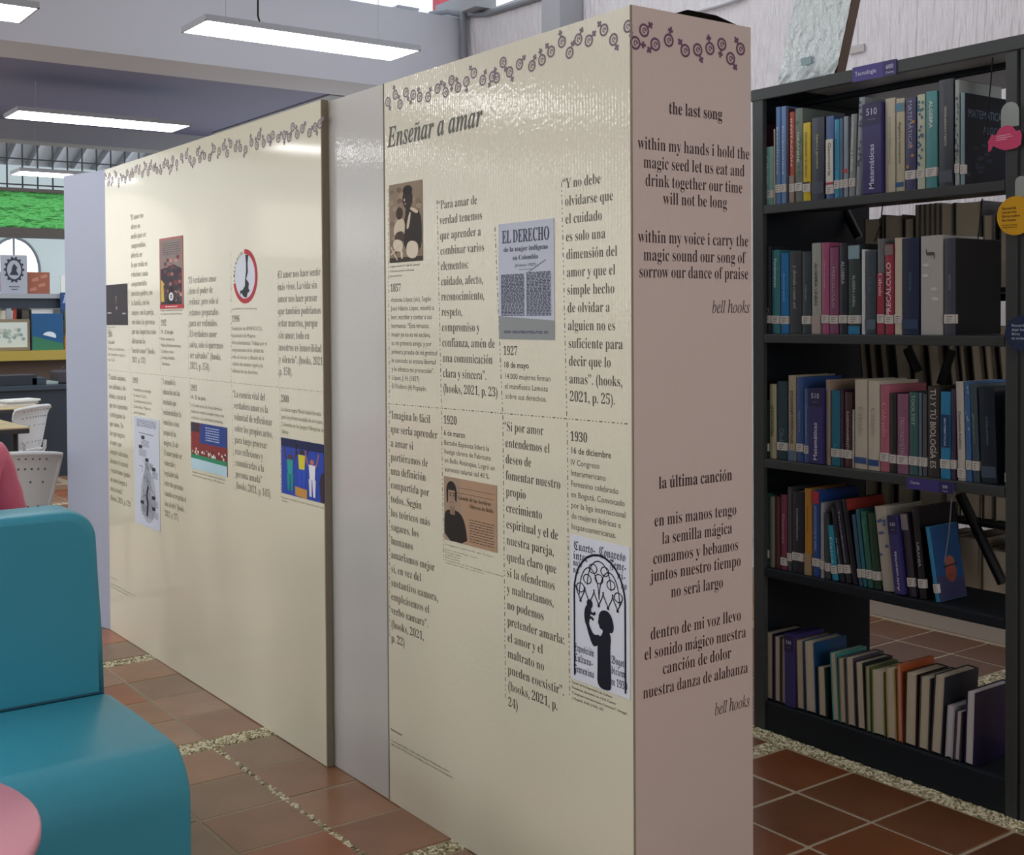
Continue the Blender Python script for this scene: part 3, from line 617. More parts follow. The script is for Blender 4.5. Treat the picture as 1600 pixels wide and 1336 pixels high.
INK, INKS = lin('4E493F'), lin('5A5449')
def face(x): return Canvas((x, 0, 0), (0, -1, 0), (0, 0, 1), (-1, 0, 0))
CT, CD = face(TX), face(DX)
CE = Canvas((0, T0 - .004, 0), (1, 0, 0), (0, 0, 1), (0, -1, 0))
def st(cv, u, v):
    if cv is CE: p_ = aty(u, v, T0 - .004); return p_.x, p_.z
    p_ = atx(u, v, cv.O.x); return -p_.y, p_.z
def block(cv, root, name, sty, first, last, lines, ref, k=.8, c=INK, label=None):
    """lines of print: first/last baseline starts, ref=(line, right end) sets how condensed the print is"""
    lines = lines.split('/'); n = len(lines); a, b = st(cv, *first), st(cv, *last) if last else None
    pos = [(a[0] + (b[0]-a[0]) * i / max(1, n-1), a[1] + (b[1]-a[1]) * i / max(1, n-1)) for i in range(n)] if b else [a]
    pitch = (a[1] - b[1]) / (n - 1) if b else None; size = pitch * k if pitch else k
    i, ue = ref; su = st(cv, ue, first[1] + (last[1]-first[1]) * i / max(1, n-1) if last else first[1])[0]
    sx = (su - pos[i][0]) / (width(lines[i], sty) * size)
    mb = MB()
    for (s_, t_), tx in zip(pos, lines):
        hang = glyph('“', sty)[2] * size * sx if tx.startswith('“') and k > .6 else 0
        write(mb, cv, tx, sty, s_ - (hang * .6), t_, size, sx, c=c)
    o = keep(mb.build(name, PRINT, fix=False), root)
    if label: o['label'] = label
    return o
def one(cv, root, name, sty, start, uend, txt, size, c=INK):
    return block(cv, root, name, sty, start, None, txt, (0, uend), size, c)
def dashes(cv, root, segs, c=INK, wd=.0022):
    mb = MB()
    for (u0, v0, u1, v1) in segs:
        a, b = st(cv, u0, v0), st(cv, u1, v1); L = math.hypot(b[0]-a[0], b[1]-a[1]); t = 0; k = 0
        while t < L:
            l_ = (.012, .004, .004)[k % 3]; e_ = min(L, t + l_); f = lambda q: (a[0] + (b[0]-a[0])*q/L, a[1] + (b[1]-a[1])*q/L)
            stroke(mb, cv, [f(t), f(e_)], wd, c); t = e_ + .008; k += 1
    return keep(mb.build('dashed_lines', PRINT, fix=False), root)
def symbols(cv, root, pts, r, c, lab):
    mb = MB()
    for (s_, t_, a) in pts:
        ca, sa = math.cos(a), math.sin(a)
        ring(mb, cv, s_, t_, r, r, .66, c, n=14); ring(mb, cv, s_ + r*.08, t_, r*.42, r*.42, .55, c, n=10, a0=0, a1=290); stroke(mb, cv, [(s_ + r*.1, t_), (s_ + r*.5, t_ + r*.05)], r*.2, c)
        f = lambda x, y: (s_ + x*ca - y*sa, t_ + x*sa + y*ca)
        stroke(mb, cv, [f(0, -r), f(0, -r*2.05)], r*.4, c); stroke(mb, cv, [f(-r*.5, -r*1.5), f(r*.5, -r*1.5)], r*.4, c)
    o = keep(mb.build('symbol_border', PRINT, fix=False), root); o['label'] = lab; return o
random.seed(3)
def rots(n): return [random.choice((0, .5, -.6, 2.6, 3.4, 2.2, -2.4)) for _ in range(n)]
tp = [(550,425),(580,395),(600,435),(625,385),(655,395),(682,405),(717,405),(757,370),(790,385),(815,335),(842,365),(877,340),(908,305),(945,335),(985,320),(1003,325),(1030,260),(1057,300),(1098,268),(1150,275),(1192,250),(1230,215),(1275,175),(1307,220),(1343,165),(1387,170),(1450,125),(1490,165),(1550,110)]
symbols(CT, tw, [(*st(CT, 400 + x/2.667, y/2.667), a) for (x, y), a in zip(tp, rots(40))], .0155, lin('75606E'), 'row of purple female symbols along the top')
ep = [(93,122,2.2),(58,172,1.5),(138,178,-.9),(192,162,2.9),(258,203,-2.4),(308,200,.5),(357,195,3.3),(405,178,-.2),(440,235,.7),(480,197,-2.5),(512,225,.3)]
symbols(CE, tw, [(*st(CE, 970 + x/2.568, y/2.568), a) for x, y, a in ep if x < 505], .0165, lin('6E4A66'), 'row of purple female symbols along the top')
L1 = [(180,505),(197,545),(205,500),(222,525),(245,495),(262,530),(282,515),(303,525),(315,480),(332,510),(350,490),(368,460),(388,470),(410,490),(430,440),(446,480),(460,440),(482,450),(502,465),(525,470),(545,430),(567,420),(588,450),(600,395),(625,420),(655,380),(685,370),(707,395),(733,405),(755,350),(770,395),(798,375),(830,385),(858,330),(890,345),(918,315),(940,360),(962,300),(992,325),(1022,325),(1055,335),(1092,290),(1125,310),(1140,250),(1168,295),(1200,265),(1225,245),(1260,265),(1297,245),(1328,260),(1350,195),(1378,240),(1410,205),(1455,230),(1490,195),(1520,175)]
symbols(CD, dp, [(*st(CD, 120 + x/4, 150 + y/4), a) for (x, y), a in zip(L1, rots(60))], .0165, lin('746472'), 'row of grey female symbols along the top')

# --- near display, printed text
one(CT, tw, 'title_text', 'bi', (606.2, 230.6), 754.3, 'Enseñar a amar', .09, lin('4C4A40'))
block(CT, tw, 'caption', 'sans', (609.5, 418), (609.5, 433), 'Imagen tomada de Calle del Libertad/El afrodescendiente Antioquia/apoderamiento', (0, 656), .62, INKS)
one(CT, tw, 'year_text', 'bold', (610, 456), 626.5, '1857', .034)
block(CT, tw, 'printed_text', 'sans', (611, 472), (612.5, 606.5), 'Antonia López (sic). Según/José Hilario López, enseñó a/leer, escribir y contar a sus/hermanos. “Esta virtuosa/mujer ya no es mi esclava,/es mi primera amiga; y por/primera prueba de mi gratitud/le concedo su entera libertad/y le ofrezco mi protección”./López, J. H. (1857)/El Fósforo (4) Popayán.', (6, 683.4), .80, INKS)
block(CT, tw, 'quote_text', 'serif', (686.5, 327), (692.5, 613), '“Para amar de/verdad tenemos/que aprender a/combinar varios/elementos:/cuidado, afecto,/reconocimiento,/respeto,/compromiso y/confianza, amén de/una comunicación/clara y sincera”./(hooks, 2021, p. 23)', (9, 773.5), .84)
one(CT, tw, 'year_text', 'bold', (786.4, 554.4), 808.7, '1927', .034)
one(CT, tw, 'date_text', 'sansb', (787, 574), 826.6, '18 de mayo', .023)
block(CT, tw, 'printed_text', 'sans', (788, 591.5), (789.5, 622.6), '14.000 mujeres firman/el manifiesto Lamista/sobre sus derechos.', (0, 860.6), .80, INKS)
block(CT, tw, 'quote_text', 'serif', (882, 294.6), (890, 626.7), '“Y no debe/olvidarse que/el cuidado/es solo una/dimensión del/amor y que el/simple hecho/de olvidar a/alguien no es/suficiente para/decir que lo/amas”. (hooks,/2021, p. 25).', (9, 973.5), .84)
block(CT, tw, 'quote_text', 'serif', (610.5, 653.8), (611.5, 1002), '“Imagina lo fácil/que sería aprender/a amar si/partiéramos de/una definición/compartida por/todos. Según/los teóricos más/sagaces, los/humanos/amaríamos mejor/si, en vez del/sustantivo «amor»,/empleásemos el/verbo «amar»“./(hooks, 2021,/p. 22)', (1, 683.6), .84)
one(CT, tw, 'year_text', 'bold', (693, 661.5), 714, '1920', .034)
one(CT, tw, 'date_text', 'sansb', (693.5, 680), 727, '6 de marzo', .023)
block(CT, tw, 'printed_text', 'sans', (694, 694.6), (695, 736), 'Betsabé Espinoza lideró la/huelga obrera de Fabricato/en Bello Antioquia. Logró un/aumento salarial del 40 %.', (2, 773.3), .80, INKS)
block(CT, tw, 'caption', 'sans', (696, 851), (696, 879.5), 'Imagen tomada de https://encolombia.com/biografia/historia/betsabe/mujeres a la huelga colombia/esposa de la obrera', (0, 772.7), .66, INKS)
block(CT, tw, 'quote_text', 'serif', (789.5, 673), (794, 1102.8), '“Si por amor/entendemos el/deseo de/fomentar nuestro/propio/crecimiento/espiritual y el de/nuestra pareja,/queda claro que/si la ofendemos/y maltratamos,/no podemos/pretender amarla:/el amor y el/maltrato no/pueden coexistir”./(hooks, 2021, p./24)', (12, 882), .84)
one(CT, tw, 'year_text', 'bold', (891, 688.4), 918, '1930', .034)
one(CT, tw, 'date_text', 'sansb', (891.5, 707.8), 955, '16 de diciembre', .023)
block(CT, tw, 'printed_text', 'sans', (891.5, 726.2), (893, 826.3), 'IV Congreso/Interamericano/Femenino celebrado/en Bogotá. Convocado/por la liga internacional/de mujeres ibéricas e/hispanoamericanas.', (4, 978), .80, INKS)
block(CT, tw, 'caption', 'sansb', (893.7, 1067), (894.4, 1091.8), 'Cartel de la Exposición de Cultura/Femenina, diciembre de 1930. Fuente:/“Congreso Interamericano Femenino”. Senegal/y Bogotá, 3l-85 (1930). 383', (2, 980.6), .66, INKS)
one(CT, tw, 'heading_text', 'sansb', (611, 1141), 628, 'Referencias', .0115, INKS)
block(CT, tw, 'reference_text', 'sans', (611.7, 1158), (611.5, 1163.5), 'hooks, bell (2021). Todo sobre el amor. Paidós, Barcelona/Illich, Iván (1973). amor, un idilio y otros ensayos. La Hoguera', (1, 707), .8, INKS)
dashes(CT, tw, [(606.5, 630.8, 983.8, 662.6), (606.5, 295, 608.5, 624), (608, 634, 609.3, 998), (683, 313, 690, 639), (690, 642, 693.5, 875), (773.5, 355, 785.5, 646), (786, 649, 790, 1095), (877.5, 284.6, 886, 655.6), (886.3, 660, 890, 1087)], wd=.0024)
# --- end face poem
MAR = lin('3E282C')
for tx, sty, u0, v0, u1, sz in [('the last song', 'bold', 1044.8, 177.5, 1128.5, .043),
    ('within my hands i hold the', 'serif', 996.5, 232, 1171, .043), ('magic seed let us eat and', 'serif', 1005, 262, 1163.5, .043), ('drink together our time', 'serif', 1008, 290.5, 1160, .043), ('will not be long', 'serif', 1036, 319, 1136, .043),
    ('within my voice i carry the', 'serif', 997, 378.5, 1169.4, .043), ('magic sound our song of', 'serif', 1005, 407, 1164, .043), ('sorrow our dance of praise', 'serif', 998, 433.5, 1169.4, .043), ('bell hooks', 'ital', 1113, 489, 1171.5, .043),
    ('la última canción', 'bold', 1029, 764, 1144, .043), ('en mis manos tengo', 'serif', 1022, 823, 1151, .043), ('la semilla mágica', 'serif', 1034, 850.5, 1144, .043), ('comamos y bebamos', 'serif', 1020, 882, 1154, .043), ('juntos nuestro tiempo', 'serif', 1016.5, 909.6, 1157.7, .043), ('no será largo', 'serif', 1048, 934, 1130, .043),
    ('dentro de mi voz llevo', 'serif', 1016, 1000, 1158, .043), ('el sonido mágico nuestra', 'serif', 1006.4, 1032, 1165.8, .043), ('canción de dolor', 'serif', 1035, 1054, 1142.5, .043), ('nuestra danza de alabanza', 'serif', 1004.4, 1092.5, 1168.8, .043), ('bell hooks', 'ital', 1117, 1118, 1171.5, .043)]:
    one(CE, tw, 'poem_line', sty, (u0, v0), u1, tx, sz, MAR)

# --- far-left display, printed text
INK2, INK3 = lin('6A665A'), lin('77725F')
block(CD, dp, 'quote_text', 'serif', (204.3, 344), (206.3, 566), '“El amor nos/ofrece un/medio para ser/comprendidos,/debería ser/la que resida en/relaciones sanas/comprometidas/nuestros padres, con/la familia, con los/amigos, con la pareja,/con todas las personas/que nos importan como/afirmaron los/“nuestro amor” (hooks,/2021, p. 132).', (14, 243.7), .85, INK3)
block(CD, dp, 'caption', 'sans', (167.6, 512), (167.8, 516), 'Imagen tomada de/archivo', (0, 181), .8, INK3)
one(CD, dp, 'year_text', 'bold', (168.5, 526.6), 175.5, '1984', .04, INK2)
one(CD, dp, 'date_text', 'sansb', (168.5, 537), 179, '7 de abril', .024, INK2)
block(CD, dp, 'printed_text', 'sans', (169, 547), (169, 564), 'Nace el colectivo/de mujeres negras/en Cali.', (1, 196), .8, INK3)
block(CD, dp, 'caption', 'sans', (250.6, 486.5), (250.8, 492), 'Imagen tomada de Movimiento/de mujeres afrodescendientes', (0, 286), .8, INK3)
one(CD, dp, 'year_text', 'bold', (251.3, 509), 260, '1992', .038, INK2)
one(CD, dp, 'date_text', 'sansb', (251.3, 521.5), 271, '19 - 25 de julio', .024, INK2)
block(CD, dp, 'printed_text', 'sans', (251.3, 532), (253, 570.5), 'Primer encuentro de/Mujeres Afrolatinoamericanas,/Caribeñas en Santo/Domingo, República/Dominicana.', (1, 283), .8, INK3)
block(CD, dp, 'quote_text', 'serif', (295, 443), (297, 576.3), '“El verdadero amor/tiene el poder de/redimir, pero solo si/estamos preparados/para ser redimidos./El verdadero amor/salva, solo si queremos/ser salvados”. (hooks,/2021, p. 154).', (6, 348.9), .92, INK2)
block(CD, dp, 'caption', 'sans', (362.3, 484), (362.3, 488), 'Logo AMAFROCOL. www.amafrocol.org/ ', (0, 401), .9, INK3)
one(CD, dp, 'year_text', 'bold', (362.3, 503), 374.5, '1996', .036, INK2)
block(CD, dp, 'printed_text', 'sans', (362.3, 516), (363.2, 582), 'Fundación de AMAFROCOL,/(asociación de Mujeres/Afrocolombianas). Trabaja por el/mejoramiento de la calidad de/vida, el rescate y difusión de la/cultura de nuestra región y la/defensa de sus derechos.', (2, 417), .8, INK3)
block(CD, dp, 'quote_text', 'serif', (434.5, 435), (436.5, 585.5), 'El amor nos hace sentir/más vivos. La vida sin/amor nos hace pensar/que también podríamos/estar muertos, porque/sin amor, todo en/nosotros es inmovilidad/y silencio”. (hooks, 2021,/p. 150).', (3, 501.5), .92, INK2)
block(CD, dp, 'quote_text', 'serif', (170.3, 592.7), (173, 781), '“Cuando amamos,/nos abrimos a los/demás, a pesar de/que nos exponemos/y arriesgamos lo/que somos. No/hay que negarse/al amor, que/siempre valoramos,/abrimos el corazón/y construimos juntos/un nuevo hogar a/otra escuela”./(hooks, 2021, p. 129)', (13, 204.5), .85, INK3)
one(CD, dp, 'year_text', 'bold', (206.9, 597.8), 216, '1991', .036, INK2)
block(CD, dp, 'printed_text', 'sans', (208.3, 610.5), (209, 646), 'Asamblea promulga/la nueva Carta/Constitucional de la/Colombia, Mujeres/participantes.', (2, 237), .8, INK3)
block(CD, dp, 'quote_text', 'serif', (254, 600), (258, 806), '“A menudo la/educación nos ha/enseñado que/sentimentalizar la/emoción es cosa/propia de las/mujeres. Es de/El amor puede ser/vulnerable y/regulador solo/entre dos personas/cuando se respetan el/uno al otro” (hooks,/2021, p. 137).', (11, 291), .85, INK3)
one(CD, dp, 'year_text', 'bold', (297.5, 610), 308, '1993', .036, INK2)
one(CD, dp, 'date_text', 'sansb', (297.5, 622.8), 321.6, '14 - 25 de junio', .024, INK2)
block(CD, dp, 'printed_text', 'sans', (298, 635), (299, 654), 'La Conferencia de Viena afirma la/violencia contra la mujer como una/violación a los derechos humanos.', (1, 350), .8, INK3)
block(CD, dp, 'caption', 'sans', (300.5, 738), (301, 743.5), 'Imagen tomada de la Conferencia Mundial de/Derechos Humanos, Viena, 1993, Naciones', (0, 352), .8, INK3)
block(CD, dp, 'quote_text', 'serif', (365, 620.5), (368.8, 763), '“La esencia vital del/verdadero amor es la/voluntad de reflexionar/sobre los propios actos,/para luego procesar/esas reflexiones y/comunicarlas a la/persona amada”/(hooks, 2021, p. 145).', (3, 426), .92, INK2)
one(CD, dp, 'year_text', 'bold', (439, 627.8), 451.5, '2000', .036, INK2)
block(CD, dp, 'printed_text', 'sans', (439.5, 642), (440, 677), 'La atleta negra María Isabel Urrutia/ganó la primera medalla de oro para/Colombia en los Juegos Olímpicos de/Sídney.', (1, 503.8), .8, INK3)
block(CD, dp, 'caption', 'sans', (440.3, 778), (440.5, 783), 'Imagen tomada de señal Colombia. Urrutia/Sídney', (0, 506), .8, INK3)
block(CD, dp, 'reference_text', 'sans', (173, 902), (173.5, 917), 'Referencias/ /hooks, bell (2021). Todo sobre el amor/Nuevas perspectivas. Paidós', (2, 212), .6, INK3)
dashes(CD, dp, [(169, 578, 506, 612.6), (201, 440, 202.5, 578), (249, 495, 251, 585), (293.5, 440, 295, 590), (361, 395, 361.5, 597), (434, 427, 435.5, 603), (205, 584, 207, 790), (252, 590, 257, 800), (296, 594, 299, 730), (362, 600, 366, 765), (437.5, 606, 439, 780)], INK3, .0022)

# --- pictures on the boards
def picture(cv, root, name, tl, br, base, draw, label, thick=.0018):
    a, b = st(cv, *tl), st(cv, *br); W, H = b[0] - a[0], a[1] - b[1]
    c2 = Canvas(cv.p(a[0], b[1], thick), cv.A, cv.B, cv.N); mb = MB(); vs = []
    for l_ in (-thick + .0001, 0):
        vs += [c2.p(0, 0, l_), c2.p(W, 0, l_), c2.p(W, H, l_), c2.p(0, H, l_)]
    mb.add(vs, [(0,3,2,1),(4,5,6,7),(0,1,5,4),(1,2,6,5),(2,3,7,6),(3,0,4,7)], 0, lin(base))
    if draw: draw(mb, c2, W, H)
    o = keep(mb.build(name, PHOTO, fix=False), root); o['label'] = label; return o
def S(W, H, pts): return [(x*W, y*H) for x, y in pts]
def d_1857(mb, cv, W, H):
    k, m1, l1, bgc = lin('2E2620'), lin('6A5848'), lin('CFC2AC'), lin('8C7A66'); random.seed(5)
    for i in range(40): poly(mb, cv, ell(W*random.uniform(.05,.95), H*random.uniform(.1,.95), W*.08, H*.035, 7), lin(random.choice(('7E6E5C','A08E78','6E5E4E'))), .0002)
    poly(mb, cv, S(W,H,[(0,0),(1,0),(1,.06),(0,.06)]), lin('3A3028'), .0003)
    poly(mb, cv, smooth(S(W,H,[(.42,.14),(.98,.08),(.99,.5),(.92,.62),(.74,.68),(.55,.64),(.44,.5)])), k, .0004)               # dress
    poly(mb, cv, ell(W*.57,H*.79,W*.155,H*.125), k, .0005); poly(mb, cv, ell(W*.57,H*.9,W*.14,H*.06), lin('1C1814'), .0006); poly(mb, cv, S(W,H,[(.5,.6),(.66,.6),(.64,.72),(.52,.72)]), k, .0006)
    poly(mb, cv, smooth(S(W,H,[(.62,.66),(.86,.58),(.9,.63),(.7,.68)])), l1, .0006); poly(mb, cv, smooth(S(W,H,[(.52,.42),(.62,.62),(.68,.62),(.6,.4)])), l1, .0006)
    poly(mb, cv, ell(W*.48,H*.78,W*.02,H*.02,8), l1, .0007); poly(mb, cv, ell(W*.5,H*.73,W*.04,H*.012,8), lin('8A7662'), .0007)
    poly(mb, cv, ell(W*.32,H*.62,W*.1,H*.08), lin('3C2E26'), .0006); poly(mb, cv, smooth(S(W,H,[(.2,.3),(.46,.3),(.5,.48),(.42,.56),(.25,.55),(.12,.42)])), l1, .0005)
    poly(mb, cv, smooth(S(W,H,[(.15,.28),(.45,.25),(.48,.34),(.4,.4),(.2,.38)])), lin('4A3C32'), .0006)
    poly(mb, cv, smooth(S(W,H,[(.12,.16),(.42,.12),(.42,.28),(.12,.3)])), lin('D8CCB8'), .0006); poly(mb, cv, smooth(S(W,H,[(.36,.04),(.42,.04),(.42,.14),(.34,.16)])), lin('D8CCB8'), .0006)
    poly(mb, cv, smooth(S(W,H,[(.52,.05),(.86,.03),(.9,.24),(.54,.27)])), lin('D8CCB8'), .0006); stroke(mb, cv, S(W,H,[(.05,.1),(.3,.2)]), W*.03, l1, .0007); stroke(mb, cv, S(W,H,[(.05,.2),(.25,.03)]), W*.03, l1, .0007)
picture(CT, tw, 'printed_photo', (608.6, 289.8), (661, 407), '8E7D6A', d_1857, 'sepia photo of a seated woman holding a child')
def lines_(mb, cv, x0, x1, y0, y1, n, c, wd, layer=.0005, jag=.1):
    for i in range(n):
        y = y1 - (y1 - y0) * (i + .5) / n; x = x0
        while x < x1:
            l_ = min(random.uniform(.03, .09) * (x1 - x0) * 2, x1 - x); stroke(mb, cv, [(x, y), (x + l_, y)], wd, c, layer); x += l_ + (x1 - x0) * .03
def d_1927(mb, cv, W, H):
    k = lin('3A3F58'); poly(mb, cv, S(W,H,[(0,0),(1,0),(1,.16),(0,.2)]), lin('8E9496'), .0003)
    f = lambda t, sty, y, h, wd: write(mb, cv, t, sty, W/2, H*y, h, wd*W/(width(t, sty)*h), .0006, k, align=.5)
    f('EL DERECHO', 'bold', .83, H*.16, .86); f('de la mujer indigena', 'bold', .755, H*.06, .8); f('en Colombia', 'bold', .68, H*.058, .46); f('(Febrero 1927)', 'ital', .62, H*.035, .38)
    stroke(mb, cv, S(W,H,[(.38,.595),(.62,.595)]), H*.003, k, .0006); stroke(mb, cv, S(W,H,[(.56,.57),(.86,.665)]), H*.005, k, .0006)
    random.seed(2); lines_(mb, cv, W*.05, W*.48, H*.2, H*.56, 30, lin('3C4254'), H*.0085); lines_(mb, cv, W*.52, W*.95, H*.2, H*.57, 30, lin('3C4254'), H*.0085)
    lines_(mb, cv, W*.1, W*.9, H*.05, H*.075, 2, k, H*.006)
picture(CT, tw, 'printed_page', (779.4, 350.8), (867, 531.2), 'BCC3D2', d_1927, 'grey blue reproduction of a printed pamphlet page')
def d_1920(mb, cv, W, H):
    poly(mb, cv, S(W,H,[(0,0),(.36,0),(.3,1),(0,1)]), lin('9C8874'), .0002)
    k = lin('2A2624'); poly(mb, cv, smooth(S(W,H,[(.005,.005),(.46,.005),(.43,.25),(.37,.42),(.26,.5),(.08,.49),(.005,.42)]), 1), k, .0004)
    poly(mb, cv, S(W,H,[(.12,.42),(.22,.42),(.21,.62),(.12,.62)]), lin('8A705C'), .0005); poly(mb, cv, ell(W*.165,H*.71,W*.085,H*.17), lin('9A8270'), .0005)
    poly(mb, cv, ell(W*.15,H*.8,W*.1,H*.14,16,0,180), k, .0006); poly(mb, cv, S(W,H,[(.05,.8),(.09,.8),(.08,.6),(.06,.6)]), k, .0006); poly(mb, cv, S(W,H,[(.22,.85),(.26,.78),(.25,.62),(.22,.66)]), k, .0006)
    for x in (.13, .2): poly(mb, cv, ell(W*x,H*.72,W*.016,H*.014,8), lin('4A3830'), .0007); stroke(mb, cv, [(W*(x-.025), H*.752), (W*(x+.025), H*.756)], H*.012, k, .0007)
    stroke(mb, cv, [(W*.14, H*.615), (W*.19, H*.615)], H*.01, lin('7E5E50'), .0007); stroke(mb, cv, [(W*.17, H*.72), (W*.18, H*.66)], W*.012, lin('7E6654'), .0007)
    t = lin('5A4636'); stroke(mb, cv, S(W,H,[(.3,.86),(.97,.86)]), H*.006, t, .0005); stroke(mb, cv, S(W,H,[(.27,.78),(.97,.78)]), H*.006, t, .0005)
    write(mb, cv, 'Grande de las heróicas', 'bold', W*.28, H*.68, H*.085, .62*W/(width('Grande de las heróicas','bold')*H*.085), .0006, t); write(mb, cv, 'Obreras de Bello.', 'bold', W*.5, H*.58, H*.085, .45*W/(width('Obreras de Bello.','bold')*H*.085), .0006, t)
    random.seed(4); lines_(mb, cv, W*.5, W*.95, H*.05, H*.42, 9, t, H*.012)
picture(CT, tw, 'printed_photo', (694.4, 743.6), (777.3, 864), 'A98C72', d_1920, 'sepia picture of a dark haired woman over a newspaper')
def d_1930(mb, cv, W, H):
    k = lin('1C1F2A'); f = lambda t, x, y, h, wd: write(mb, cv, t, 'frak', W*x, H*y, H*h, wd*W/(width(t,'frak')*H*h), .0005, lin('4A4E60'))
    f('Cuarto-', .06, .9, .085, .38); f('Congreso', .5, .9, .085, .44); f('inter', .05, .835, .08, .26); f('Feme-', .68, .835, .08, .27); f('nacio', .05, .79, .065, .16); f('ni-', .8, .775, .075, .14); f('nal', .05, .74, .065, .1); f('no', .86, .715, .07, .1)
    f('Exposición', .05, .2, .075, .36); f('Cultura-', .05, .13, .075, .34); f('Femenina', .05, .055, .075, .36); f('Bogotá', .7, .2, .075, .25); f('diciem-', .7, .13, .075, .25); f('bre 1930', .66, .055, .075, .3)
    tc = []
    def arch(x0, x1, y, top):
        c = (x0 + x1) / 2; L_ = [(x0, .03), (x0, y)] + [(x0 + (c-x0) * (1-math.cos(t*math.pi/2)), y + (top-y) * math.sin(t*math.pi/2)) for t in (.1,.25,.4,.55,.7,.85,1)]; return L_ + [(2*c - p[0], p[1]) for p in reversed(L_)]
    stroke(mb, cv, S(W,H,arch(.07,.93,.62,.9)), W*.028, k, .0006)
    for a in ((.16,.5,.6,.8),(.5,.84,.6,.8),(.3,.7,.68,.86)): 
        A = arch(*a)[1:-1]; stroke(mb, cv, S(W,H,A), W*.014, k, .0006)
    for cx, cy in ((.3,.72),(.5,.74),(.7,.72),(.4,.8),(.6,.8),(.18,.65),(.82,.65)): ring(mb, cv, W*cx, H*cy, W*.075, H*.035, .8, k, .0006, 12)
    for i in range(5):
        x = .1 + i * .157; xs_ = x + .08; stroke(mb, cv, S(W,H,[(x-.01,.66),(x+.02,.62),(xs_,.565),(x+.14,.62),(x+.165,.66)]), W*.014, k, .0006); poly(mb, cv, ell(W*xs_,H*.56,W*.02,H*.012,8), k, .0006)
    poly(mb, cv, smooth(S(W,H,[(.46,.005),(.68,.005),(.70,.05),(.69,.2),(.68,.3),(.70,.36),(.66,.42),(.57,.42),(.55,.37),(.5,.35),(.47,.31),(.47,.15)])), k, .0007)         # woman
    poly(mb, cv, smooth(S(W,H,[(.5,.51),(.56,.54),(.66,.54),(.72,.5),(.75,.44),(.72,.4),(.66,.4),(.6,.38),(.55,.405),(.51,.41),(.5,.43),(.48,.445),(.49,.47)])), k, .0008)
    poly(mb, cv, smooth(S(W,H,[(.5,.3),(.42,.27),(.37,.29),(.3,.37),(.27,.43),(.31,.44),(.35,.39),(.41,.35),(.52,.37)])), k, .0008); poly(mb, cv, smooth(S(W,H,[(.27,.4),(.32,.4),(.34,.46),(.37,.52),(.34,.545),(.27,.54),(.24,.47)])), k, .00085)
    poly(mb, cv, ell(W*.34,H*.555,W*.05,H*.032), k, .0009); stroke(mb, cv, S(W,H,[(.33,.5),(.42,.49),(.43,.51)]), W*.03, k, .0009); stroke(mb, cv, S(W,H,[(.31,.46),(.38,.465),(.4,.45)]), W*.03, k, .0009)
picture(CT, tw, 'printed_poster', (891.8, 834.6), (985.4, 1093.5), 'D2D7E2', d_1930, 'white poster with gothic arch and black silhouette of woman and baby')
# pictures of the left display
picture(CD, dp, 'printed_photo', (166.3, 445.6), (199.8, 508), '342F38', lambda mb, cv, W, H: [poly(mb, cv, ell(W*x,H*y,W*rx,H*ry,8), lin(c), .0004) for x,y,rx,ry,c in ((.48,.6,.05,.1,'5A4A4A'),(.5,.42,.04,.05,'8A8088'),(.15,.3,.12,.02,'B0A8AC'),(.85,.28,.1,.02,'B0A8AC'),(.48,.68,.03,.04,'8A7060'))], 'dark photo with two faint pale marks')
def d_poster(mb, cv, W, H):
    random.seed(9); poly(mb, cv, S(W,H,[(.05,.05),(.95,.05),(.95,.97),(.05,.97)]), lin('8C7F7C'), .0002); poly(mb, cv, S(W,H,[(.05,.05),(.95,.05),(.95,.55),(.6,.62),(.05,.56)]), lin('3A3038'), .0003)
    for i in range(34): poly(mb, cv, ell(W*random.uniform(.1,.9), H*random.uniform(.12,.72), W*.07, H*.03, 7), lin(random.choice(('7A3A40','A0686A','5A4A50','C09088','4A4048'))), .0004)
    lines_(mb, cv, W*.15, W*.9, H*.75, H*.93, 6, lin('5A4E50'), H*.008); poly(mb, cv, S(W,H,[(.06,.1),(.2,.1),(.16,.38),(.06,.42)]), lin('C9B84A'), .0005)
    poly(mb, cv, S(W,H,[(.3,.06),(.7,.06),(.6,.28),(.5,.33),(.4,.28)]), lin('241C22'), .0006); poly(mb, cv, ell(W*.5,H*.17,W*.1,H*.06), lin('E4E0E4'), .0007); ring(mb, cv, W*.5,H*.17,W*.04,H*.028,.4, lin('3A3038'), .0008)
    poly(mb, cv, S(W,H,[(.0,0),(1,0),(1,.06),(0,.06)]), lin('B83844'), .0008); lines_(mb, cv, W*.25, W*.75, H*.015, H*.045, 1, lin('F0D8D8'), H*.014, .0009)
picture(CD, dp, 'printed_poster', (249.4, 373.5), (287.2, 481.8), 'B0706A', d_poster, 'crowded event poster with red border')
a = st(CD, 383, 431.8); cvl = Canvas(CD.p(a[0], a[1], .0004), CD.A, CD.B, CD.N); lm = MB(); rr = abs(st(CD, 402, 431)[0] - st(CD, 364, 431)[0]) / 2; rv = rr
rv = (st(CD, 383, 389)[1] - st(CD, 383, 474)[1]) / 2
poly(lm, cvl, ell(0, 0, rr*.83, rv*.83, 32), lin('D3DAE6'), .0003); ring(lm, cvl, 0, 0, rr, rv, .82, lin('B5303C'), .0005, 40, -165, 92); 
for i in range(11): an = math.radians(100 + i * 8.5); k_ = .93; write(lm, cvl, 'Amafrocol. '[i], 'bi', rr*k_*math.cos(an + .9 - i*.297*0), 0, .001, c=(0,0,0)) if False else None
for i, ch in enumerate('AMAFROCOL'): an = math.radians(192 - i * 11); write(lm, cvl, ch, 'sansb', rr*.84*math.cos(an), rv*.84*math.sin(an), rv*.17, .9, .0006, lin('2A2E36'), rot=an - math.pi/2)
